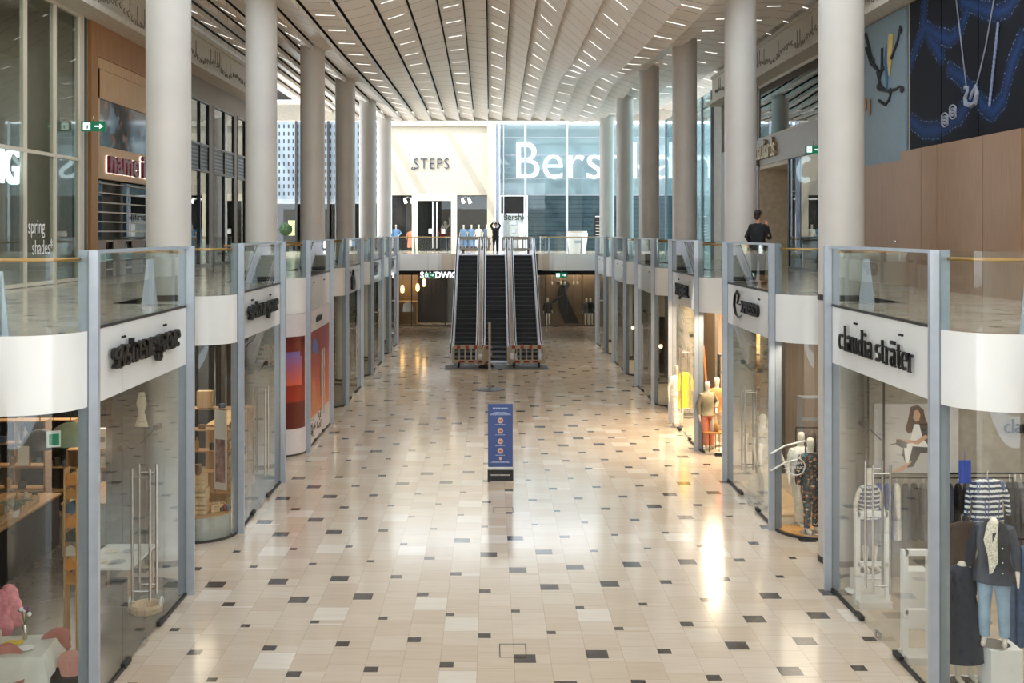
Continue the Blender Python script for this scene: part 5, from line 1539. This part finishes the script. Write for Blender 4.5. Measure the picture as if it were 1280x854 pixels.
# pale wire crate shelving behind the second panel
for k in range(3):
    s = shelf_unit((-6.1, 25.4 + k * .95, .006), PI / 2, .92, .5, 1.9, 6, M['pine'], 'pale open crate shelf behind the second gift shop glass, %s from the near post' % ['first', 'second', 'third'][k], 'pale crate shelves behind the second glass')
    for j in range(5):
        crate((-6.05, 25.4 + k * .95, .04 + 1.86 * j / 6 + .02), PI / 2, 'open crate sitting on the pale shelving behind the second gift shop glass', .8, .4, .2, 'crates on the pale shelving', M['pine'])

# ------------------------------------------------------------------ clothes shop (right, nearest bay)
area('light_clothes_shop', (9.2, 15.5, 3.85), 5, 7, 90, (1, .95, .88))
area('light_clothes_window', (6.9, 15.5, 3.85), 1.2, 3, 14, (1, .96, .9))
b = MB(); b.box(6.8, 12.9, 20.1, 20.16, .006, 3.9); struct(b.build('wall_shop', mat('grey beige shop wall', (150, 142, 130), .7)))
t = thing('wall_poster', 'large poster of a seated person with long brown hair, dark suit and white top', 'poster', (7.55, 20.05, 1.9)); t.scale = (.86, 1, .86)
b = MB(); b.box(-.80, .95, -.02, .04, -.02, 1.42); b.build('poster_panel', mat('poster grey', (190, 186, 182), .5, var=.02), t)
skin = mat('poster skin tone', (206, 160, 130), .6); hair = mat('poster brown hair', (84, 60, 46), .7); dk = mat('poster dark suit', (52, 50, 52), .7)
def flat(pts, mt, name, z=-.025):
    b = MB(); b.poly([(x, z, y) for x, y in pts], (0, .008, 0)); b.build(name, mt, t)
flat([(-.05, 1.36), (.1, 1.4), (.22, 1.3), (.26, 1.1), (.34, .95), (.25, .85), (.1, .9), (-.1, .8), (-.16, .9), (-.1, 1.1)], hair, 'hair_print')
flat([(.02, 1.28), (.1, 1.3), (.15, 1.2), (.12, 1.08), (.06, 1.05), (.0, 1.12)], skin, 'face_print', -.032)
flat([(.0, 1.0), (.2, 1.0), (.38, .85), (.5, .5), (.3, .5), (.05, .52), (-.05, .7)], dk, 'jacket_print', -.03)
flat([(.02, 1.0), (.12, 1.0), (.2, .7), (.35, .52), (-.1, .55)], M['white'], 'top_print', -.036)
flat([(.25, .78), (.32, .74), (.1, .58), (-.35, .64), (-.36, .7), (.05, .66)], skin, 'arm_print', -.04)
flat([(-.2, .62), (.55, .62), (.6, .42), (.15, .4), (-.0, .12), (-.12, .1), (-.22, .35)], dk, 'trousers_print', -.034)
flat([(-.2, .58), (.0, .62), (-.1, .2), (-.16, .2)], M['white'], 'stripe_print', -.042)
flat([(-.12, .22), (-.02, .24), (-.2, .04), (-.4, .0), (-.42, .04), (-.28, .1)], skin, 'foot_print', -.04)
tag(serif_sign('claud', .16, .2, .08, BLK, (9.2, 20.06, 2.6), ROT_F, ext=.03), 'black serif lettering on the back wall of the clothes shop', 'sign')
bpy.data.objects[-1] if False else None
rail((6.75, 19.75), (9.2, 19.75), 1.86, 'black clothes rail under the large poster')
cols = ['blue', 'blue', 'cream', 'black', 'black', 'grey', 'cream', 'black', 'navy', 'black', 'grey', 'navy']
for k, cc in enumerate(cols):
    hanging((6.85 + .155 * k, 19.75, 1.84), PI / 2 - .3, C[cc], 'garment on the rail under the large poster, in %s cloth' % cc, hgt=.95, group='garments on the rail under the poster', sleeves=k % 2 == 0)
for k, x_ in enumerate((6.72, 7.0)):
    b = MB(); b.tube([(0, 0, 0), (0, 0, 3.9)], .02, 8); tag(b.build('display_pole', M['blackm'], None, (x_, 19.95, .006)), 'floor to ceiling black pole in front of the large poster', 'pole', 'black display poles')
# window group seen through the near curved glass
rail((6.6, 16.6), (10.2, 16.6), 2.62, 'high black clothes rail across the nearest clothes shop window')
hanging((at(1236, 575, 16.4).x, 16.45, 2.66), .1, C['striped'], 'navy and white striped sweater on a hanger in the nearest clothes shop window', w=.5, hgt=.62)
hanging((at(1200, 620, 16.8).x, 16.75, 1.95), .2, C['brown'], 'dark brown garment hanging below the striped sweater', w=.5, hgt=1.1)
for k in range(4): hanging((at(1262 + 7 * k, 590, 16.9).x, 16.9, 2.5), 1.2, C[['black', 'black', 'grey', 'navy'][k]], 'dark garment at the far end of the high clothes rail', w=.46, hgt=1.15, group='dark garments on the high rail')
for k in range(2): hanging((at(1264 + 14 * k, 700, 15.5).x, 15.5, 1.93), .9, C['denim'], 'blue denim dress on the low rail beside the mannequin on a white block', w=.4, hgt=1.35, group='denim dresses on the low rail', sleeves=False)
rail((at(1258, 700, 15.5).x, 15.5), (8.4, 15.5), 1.95, 'low black clothes rail with denim dresses')
p = at(1204, 600, 15.8)
b = MB(); b.box(-.09, .09, -.004, .004, -.17, .17); b.tube([(0, 0, .17), (0, 0, .3)], .004, 5); tag(b.build('hang_tag', C['blue'], None, at(1206, 590, 16.5)), 'bright blue tag hanging from the high clothes rail', 'tag')
def block(loc, w, d, h, label, mt=None):
    b = MB(); b.box(-w / 2, w / 2, -d / 2, d / 2, 0, h); return tag(b.build('display_block', mt or M['white'], None, loc), label, 'display block')
mx = at(1203, 700, 15.1).x; wx = at(1240, 650, 15.0).x
block((mx, 15.1, .006), .6, .5, .12, 'low white block under the mannequin in the blue shirt dress')
dd = mannequin('headless mannequin in a dark blue shirt dress beside the second grey post', (mx, 15.1, .126), .25, [('dress', C['navy'])], 'stand', 1.06, headless=True)
block((at(1252, 820, 14.9).x, 14.95, .006), .42, .42, .68, 'white block under the mannequin in the long navy coat')
mannequin('headless mannequin in a long navy coat, speckled blouse and pale jeans on a white block', (wx, 14.95, .686), -.5, [('trousers', mat('pale denim', (150, 176, 200), .8, var=.12, scale=5)), ('vest', C['speckle']), ('coat', C['navy'])], 'stand', 1.1, headless=True)
mq = [o for o in bpy.data.objects if o.name.startswith('mannequin') and 'speckled' in (o.get('label') or '')][0]
b = MB(); b.poly([(-.06, -.10, 1.50), (.06, -.10, 1.50), (.05, -.155, 1.3), (.06, -.155, 1.05), (-.03, -.17, .85), (-.05, -.155, 1.1), (-.10, -.155, 1.3)], (0, .02, 0)); b.build('blouse_front', C['speckle'], mq)
for zz in (1.22, 1.05, .92):
    b = MB(); b.ball((.11, -.155, zz), .012); b.build('button', M['steel'], mq)
# things behind the doors
def frame_stand(loc, w, h, label):
    t = thing('frame_stand', label, 'display stand', loc)
    for s in (-1, 1): b = MB(); b.box(s * w / 2 - .04, s * w / 2 + .04, -.05, .05, 0, h); b.build('upright', M['white'], t)
    b = MB(); b.box(-w / 2, w / 2, -.05, .05, h - .08, h); b.build('top_bar', M['white'], t)
    b = MB(); b.box(-w / 2, w / 2, -.05, .05, h * .42, h * .46); b.build('cross_bar', M['white'], t)
    b = MB(); b.box(-w / 2 - .02, w / 2 + .02, -.2, .2, 0, .1); b.build('base', M['offwhite'], t)
    return t
q_ = at(1146, 760, 16.2); frame_stand((q_.x, 16.2, .006), .36, 1.6, 'tall white open frame stand next to the second grey post')
q_ = at(1090, 720, 18.6); frame_stand((q_.x, 18.6, .006), .5, 1.55, 'white open frame stand behind the long door handles')
block((at(1144, 740, 17.6).x, 17.6, .006), .34, .3, .9, 'white block behind the tall open frame stand')
mannequin('mannequin bust in a striped top behind the long door handles', (at(1086, 640, 19.3).x, 19.3, .35), .3, [('vest', C['striped']), ('skirt', C['grey'])], 'stand', 1.0, kind='mannequin')
block((at(1086, 640, 19.3).x, 19.3, .006), .5, .5, .34, 'low white block under the mannequin in the striped top')
for k in range(2):
    b = MB(); b.ball((0, 0, .04), .09, .16, .04); tag(b.build('shoe', M['white'], None, (at(1056 + 4 * k, 735, 19.5).x, 19.2 - .3 * k, .006)), 'white low shoe on the floor inside the clothes shop corner', 'shoe', 'white shoes inside the corner')

# ------------------------------------------------------------------ expresso shop (right, second bay)
area('light_expresso', (8.8, 25.6, 3.85), 4.5, 6, 90, (1, .88, .72))
area('light_expresso_window', (6.5, 22.9, 3.85), .8, .8, 24, (1, .86, .68))
y0 = BAYS[1][1]
pl = [(XR - px, y0 + BL / 2 + py) for px, py in arc(-.8, -BL / 2, .72, -90, -5, 8)] + [(XR + .12, y0 + .25), (XR + 1.5, y0 + .25)] + [(XR + 1.5, y0 - .72)]
b = MB(); b.poly([(x, y, .006) for x, y in reversed(pl)], (0, 0, .05)); tag(b.build('window_platform', mat('orange wood platform', (206, 148, 78), .4, var=.08)), 'orange wooden platform in the curved window of the expresso shop', 'platform')
mannequin('mannequin in a floral suit and white top standing foremost on the orange platform', (at(1012, 660, 22.9).x, 22.85, .057), .35, [('trousers', C['floral']), ('vest', C['cream']), ('jacket', C['floral'])], 'stand', 1.1)
mannequin('mannequin in wide cream trousers behind the one in the floral suit', (at(1003, 660, 23.5).x, 23.6, .006), .2, [('wide', C['cream']), ('top', C['white'])], 'stride', 1.12)
p = at(995, 583, 22.45)
t = thing('window_decal', 'white leafy ring decal with small lettering on the curved expresso window', 'decal', (p.x, 22.42, p.z))
wm = mat('white vinyl', (236, 236, 232), .5)
b = MB(); b.tube([(.17 * math.cos(a), 0, .17 * math.sin(a)) for a in [math.radians(-150 + 230 * k / 20) for k in range(21)]], .010, 6); b.build('ring', wm, t)
b = MB()
for k in range(9):
    a = math.radians(70 + 20 * k); b.poly([(.16 * math.cos(a - .12), 0, .16 * math.sin(a - .12)), (.27 * math.cos(a), 0, .27 * math.sin(a)), (.16 * math.cos(a + .12), 0, .16 * math.sin(a + .12))], (0, .004, 0))
b.build('leaf', wm, t)
text('lettering', 'HAPPY\nSPRING', .085, wm, (-.13, .0, .03), ROT_F, .002, parent=t)
shelf_unit((8.3, 27.2, .006), 0, 1.6, .4, 2.2, 4, M['post2'], 'dark metal shelf deep in the expresso shop')
rail((6.7, 24.6), (8.6, 24.6), 1.9, 'dark clothes rail behind the floral suit mannequin')
for k in range(7): hanging((6.85 + .2 * k, 24.6, 1.88), 1.1, C[['black', 'brown', 'grey', 'khaki', 'black', 'brown', 'black'][k]], 'dark garment on the rail behind the floral suit mannequin', hgt=1.0, group='dark garments behind the floral suit')
t = thing('swing_rail', 'curved white metal rail arms in the expresso window', 'display rail', (6.1, 23.2, 0))
for z in (1.75, 1.4): b = MB(); b.tube([(-.3, 0, z - .15), (0, 0, z + .02), (.45, .1, z + .1)], .02, 8); b.build('arm', M['white'], t)
b = MB(); b.tube([(.45, .1, 0), (.45, .1, 2.0)], .02, 8); b.build('upright', M['blackm'], t)
for k, (px, d, cc) in enumerate(((938, 26.2, 'cream'), (948, 25.6, 'khaki'), (957, 24.9, 'cream'))):
    mannequin('bald mannequin in pale clothes behind the expresso doors, %s from the near post' % ['third', 'second', 'first'][k], (at(px, 600, d).x + .1, d, .056), .6, [('wide', C[cc]), ('top', C['khaki'])], ['stand', 'hips', 'stand'][k], 1.12, 'mannequins behind the expresso doors')
b = MB(); b.box(6.15, 7.0, 24.3, 27.6, .006, .056); tag(b.build('window_platform', mat('tan platform', (200, 170, 130), .4)), 'tan low platform behind the expresso doors', 'platform')

# ------------------------------------------------------------------ brightly lit clothes shop (right, third bay)
area('light_bright_shop', (8.6, 34.2, 3.85), 4.5, 6, 600, (1, .78, .54))
area('light_bright_window', (6.6, 31.6, 3.85), .8, .8, 100, (1, .8, .56))
b = MB(); b.box(7.5, 12.5, 33.2, 33.3, .006, 3.9); struct(b.build('wall_shop', mat('tan shop wall', (206, 166, 120), .6)))
b = MB(); b.box(6.0, 7.3, 31.15, 33.0, .006, .056); tag(b.build('window_platform', M['cream']), 'cream platform in the curved window of the brightly lit shop', 'platform')
mannequin('mannequin in a beige jacket and coral trousers in the bright curved window', (at(884, 560, 31.7).x, 31.7, .056), .4, [('wide', C['coral']), ('jacket', C['khaki'])], 'hips', 1.08)
mannequin('mannequin in an orange knitted top and cream trousers in the bright curved window', (at(897, 560, 31.9).x + .02, 32.1, .056), .2, [('wide', C['cream']), ('jacket', C['orange'])], 'stand', 1.12)
t = thing('side_table', 'round dark wire table with vases at the foot of the bright window', 'table', (at(892, 575, 31.35).x, 31.5, .056))
b = MB(); b.lathe([(.3, .5), (.3, .53)], n=24); b.build('tabletop', M['walnut'], t)
for k in range(6): a = k * PI / 3; b = MB(); b.tube([(.28 * math.cos(a), .28 * math.sin(a), 0), (.28 * math.cos(a), .28 * math.sin(a), .5)], .01, 6); b.build('leg', M['blackm'], t)
jar((t.location.x, 31.5, .59), 2, 'clear bottle on the round wire table in the bright window', None, 1.6); jar((t.location.x + .1, 31.45, .59), 0, 'brown jar on the round wire table in the bright window', None, 1.4)
b = MB(); b.tube([(6.35, 32.3, .06), (6.35, 32.3, 0.1), (6.15, 32.4, 2.9)], .03, 8); tag(b.build('pole', emit('orange pole with painted glow', (230, 130, 60), .6)), 'slanting orange pole with painted glow behind the bright window mannequins', 'pole')  # glow is put into the pole's colour, it is no lamp
hanging((at(849, 490, 34.2).x + .1, 34.2, 2.0), 1.0, C['yellow'], 'bright yellow coat hanging behind the doors of the brightly lit shop', w=.5, hgt=1.1)
mannequin('white mannequin behind the doors of the brightly lit shop', (at(846, 500, 35.6).x, 35.6, .006), .4, [('wide', C['white']), ('top', C['white'])], 'stand', 1.1)
shelf_unit((7.6, 32.9, .006), 0, 1.8, .35, 2.6, 5, M['blackm'], 'black framed shelf with navy bags in the bright shop')
b = MB(); b.ball((0, 0, .16), .22, .14, .16); tag(b.build('bag', C['navy'], None, (7.1, 32.85, 2.12)), 'navy bag on the black framed shelf', 'bag')

# ------------------------------------------------------------------ farther shops: shelves, mannequins, lamps
for side in (-1, 1):
    for i in (2, 3, 4, 5):
        if side > 0 and i == 2: continue
        X = (XL if side < 0 else XR); y0 = BAYS[side][i]
        if not (side < 0 and i == 2): area('light_shop', (X + side * 2.6, y0 + 2, 3.85), 3, 5, 70, (1, .86, .68))
        if side < 0 and i == 2: continue
        sdn = 'on the gift shop side' if side < 0 else 'opposite the gift shop'
        nm = {3: 'first', 4: 'second', 5: 'last'}[i]
        shelf_unit((X + side * 1.3, y0 + .4, .006), 0, 1.3, .35, 2.5, 6, M['blackm'] if side > 0 else M['oak_x'], 'tall shelf inside the %s small distant shop %s' % (nm, sdn), back=M['charcoal'])
        for k in range(8): jar((X + side * (.85 + .11 * k), y0 + .3, .03 + 2.46 * (2 + k % 3) / 6 + .02), k, 'small item on the tall shelf of the %s distant shop %s' % (nm, sdn), 'items on the tall shelf, %s shop %s' % (nm, sdn), 1.5)
        mannequin('mannequin in dark clothes in the %s distant window %s' % (nm, sdn), (X + side * .75, y0 - .1, .006), .5, [('coat', C[['black', 'grey', 'brown'][i - 3]])], 'stand', 1.05)
        p = (X + side * .7, y0 + 3.2)
        if side < 0: continue
        t = thing('globe_lamp', 'small warm globe lamp in the %s distant shop %s' % (nm, sdn), 'lamp', (p[0], p[1], 1.75))
        b = MB(); b.ball((0, 0, 0), .08); b.build('globe', emit('warm globe', (255, 226, 170), 1.2), t); b = MB(); b.tube([(0, 0, .1), (0, 0, 2.18)], .006, 5); b.build('cord', M['black'], t)

# ------------------------------------------------------------------ far upper shop mannequins
zs = ZU
far_list = [(495, 'mannequin in a pale grey blue jacket at the far left window of the cream shop', [('trousers', C['white']), ('jacket', C['lightblue'])], 'hips', 1.0),
    (553, 'mannequin in a red top behind the dark double door of the cream shop', [('trousers', C['grey']), ('top', C['red'])], 'one_up', 1.0),
    (556, 'taller mannequin with a raised arm behind the one in red', [('trousers', C['grey'])], 'one_up', 1.15),
    (579.5, 'mannequin in a denim blue dress, first beside the door of the cream shop', [('dress', C['lightblue'])], 'stand', 1.0),
    (589.3, 'mannequin in a striped blue dress, second beside the door of the cream shop', [('dress', C['lightblue'])], 'hips', 1.0),
    (598.5, 'mannequin in a white blue dress, third beside the door of the cream shop', [('dress', C['white'])], 'stand', 1.0),
    (608.5, 'mannequin in blue and green clothes at the edge of the cream shop window', [('dress', C['denim'])], 'stand', 1.0)]
for i, (px, lb, cl, po, sc) in enumerate(far_list):
    d = 75.6 if px != 556 else 76.3
    mannequin(lb, (G(px, d), d, ZU), 0, cl, po, sc, 'mannequins in the cream shop windows', base=False)
for i, (px, cc) in enumerate(((514, 'coral'), (566, 'red'))):
    hanging((G(px, 75.8), 75.8, ZU + 1.4), 0, C[cc], ['coral garment behind the cream door frame', 'red garment low behind the dark double door'][i], w=.5, hgt=1.1)
for i, px in enumerate((510, 582)):
    t = thing('spotlight', ['white spotlight pair over the far left window of the cream shop', 'white spotlight pair over the window with the blue dresses'][i], 'lamp', (G(px, 75.4), 75.4, H(248, 75.4)))
    for s in (-.25, .2): b = MB(); b.tube([(s, 0, .0), (s + .12, -.1, -.3)], [.06, .12], 10); b.build('lamp_head', emit('white spot', (255, 255, 250), 2.5), t)
    b = MB(); b.tube([(-.3, 0, .05), (.3, 0, .05)], .03, 6); b.tube([(0, 0, .05), (0, 0, .2)], .02, 6); b.build('track', M['steel'], t)
for i, px in enumerate((538, 554)):
    b = MB(); b.box(-.12, .12, -.01, .01, -.16, .16); tag(b.build('notice', M['white'], None, (G(px), YF + .03, H(289))), 'white paper notice on the dark double door, %s' % ['on the leaf away from the red mannequin', 'beside the red mannequin'][i], 'notice')
b = MB(); b.box(G(575), G(609), YF + 1.5, YF + 1.8, ZU, ZU + .1); b.build
area('light_far_shop', (G(545), YF + 1.6, H(248)), 8, 2, 60, (1, .95, .88))
# lower far shop mannequins
for i, (px, cc, lb) in enumerate(((684.5, 'black', 'dark clothed mannequin in the brown window beside the escalator'), (733, 'grey', 'mannequin in a dark coat and pale skirt in the brown window, nearer the posts'), (738, 'black', 'mannequin in black at the end of the brown window'))):
    mannequin(lb, (G(px, 74.2), 74.2, .05), .3, [('coat', C[cc])], 'stand', 1.0, 'mannequins in the brown lower window', base=False)
t = thing('wall_print', 'dark silhouette print of a standing figure on the brown shop wall', 'wall print', (G(704, 74.6), 74.75, 0))
b = MB(); b.loft([(.1, .6, 0, .5, .01), (.9, .25, 0, .45, .01), (1.7, .0, 0, .35, .01), (2.2, -.1, 0, .3, .01), (2.7, .15, 0, .3, .01), (3.0, .1, 0, .1, .01)], 20); b.tube([(0, 0, 1.9), (-.5, 0, 1.7), (-.7, 0, 1.5)], [.14, .1, .12], 8); b.tube([(.1, 0, 2.6), (-.4, 0, 2.9)], [.1, .05], 8); b.build('silhouette', M['charcoal'], t)
for k in range(5):
    p = at(690 + 8 * k + (3 if k % 2 else 0), 354, 74.3)
    b = MB(); b.ball((0, 0, 0), .07, .07, .12, 8, 6); b.tube([(0, 0, .1), (0, 0, 3.85 - p.z)], .008, 4); tag(b.build('small_pendant', M['cream'], None, p), 'tiny pale pendant hanging in the brown lower window', 'pendant', 'tiny pendants in the brown window')
t = thing('ball_plant', 'round clipped green shrub with a pale box far behind the left columns', 'plant', (G(357, 73), 73, ZU))
b = MB(); rnd = random.Random(2)
b.ball((0, 0, 1.45), .4, .4, .4, 16, 10)
for k in range(160):
    a = rnd.random() * 2 * PI; c_ = rnd.uniform(-1, 1); r = math.sqrt(1 - c_ * c_); v = Vector((r * math.cos(a), r * math.sin(a), c_))
    b.ball(Vector((0, 0, 1.45)) + v * .4, .05, .05, .04, 5, 3)
b.build('foliage', mat('clipped green', (34, 60, 26), .8, var=.2), t)
b = MB(); b.lathe([(.2, 0), (.28, .5), (.25, .52)], n=18); b.tube([(0, 0, .5), (0, 0, 1.1)], .05, 6); b.build('pot', M['charcoal'], t)
b = MB(); b.box(-.25, .25, -.03, .03, -.5, .5); tag(b.build('wall_card', mat('pale yellow green card', (190, 200, 140), .5), None, (G(365, 74.5), 74.5, H(285))), 'pale yellow green panel beside the clipped shrub', 'panel')

# ------------------------------------------------------------------ people
SK = mat('skin', (196, 142, 116), .5, var=.03)
def face(t, turn=0):
    pass
def person(label, loc, rz, pose, scale, top, trous, hairm, hair_len=.08, with_phone=False):
    t = thing('person', label, 'person', loc, rz); t.scale = (scale,) * 3
    bd = link('body', body_mesh('body', pose, SK, hands=True), t)
    garment('trousers', pose, trous, t); garment('jacket', pose, top, t)
    b = MB(); b.ball((0, .018, 1.735), .092, .102, .085, 16, 10); b.ball((0, .055, 1.66), .075, .055, .09, 14, 8); b.build('hair', hairm, t)
    b = MB(); b.poly([(-.012, -.093, 1.665), (.012, -.093, 1.665), (.0, -.095, 1.71)], (0, -.022, 0)); b.build('nose', SK, t)
    b = MB()
    for s in (-1, 1): b.ball((s * .03, -.088, 1.70), .012, .006, .006, 8, 5)
    b.build('eye', M['black'], t)
    b = MB(); b.ball((0, -.088, 1.635), .025, .006, .006, 8, 5); b.build('mouth', mat('lips', (160, 90, 84), .5), t)
    for s in (-1, 1): b = MB(); b.ball((s * .085, .005, 1.685), .012, .02, .03, 8, 6); b.build('ear', SK, t)
    fx = POSES[pose]
    for s, key in ((1, 'fl'), (-1, 'fr')):
        x_, y_ = fx[key]; b = MB(); b.ball((x_ * 1.05, y_ - .05, .045), .05, .14, .045); b.build('shoe', M['black'], t)
    return t
person('person in a black jacket with one hand raised to the mouth at the upper railing', (6.42, 26.9, ZU), PI - .75, 'phone', 1.0, C['black'], C['black'], mat('dark brown hair', (44, 32, 26), .7))
pp = person('person in black holding a phone up with both arms above the escalators', (G(619.5, 66.6), 66.6, ZU), 0, 'raised', 1.02, C['black'], C['black'], mat('dark hair', (36, 28, 24), .7))
b = MB(); b.box(-.08, .08, -.006, .006, -.045, .045); tag(b.build('phone', M['white'], None, (G(619.5, 66.6), 66.42, ZU + 1.9)), 'white phone held up by the person above the escalators', 'phone')
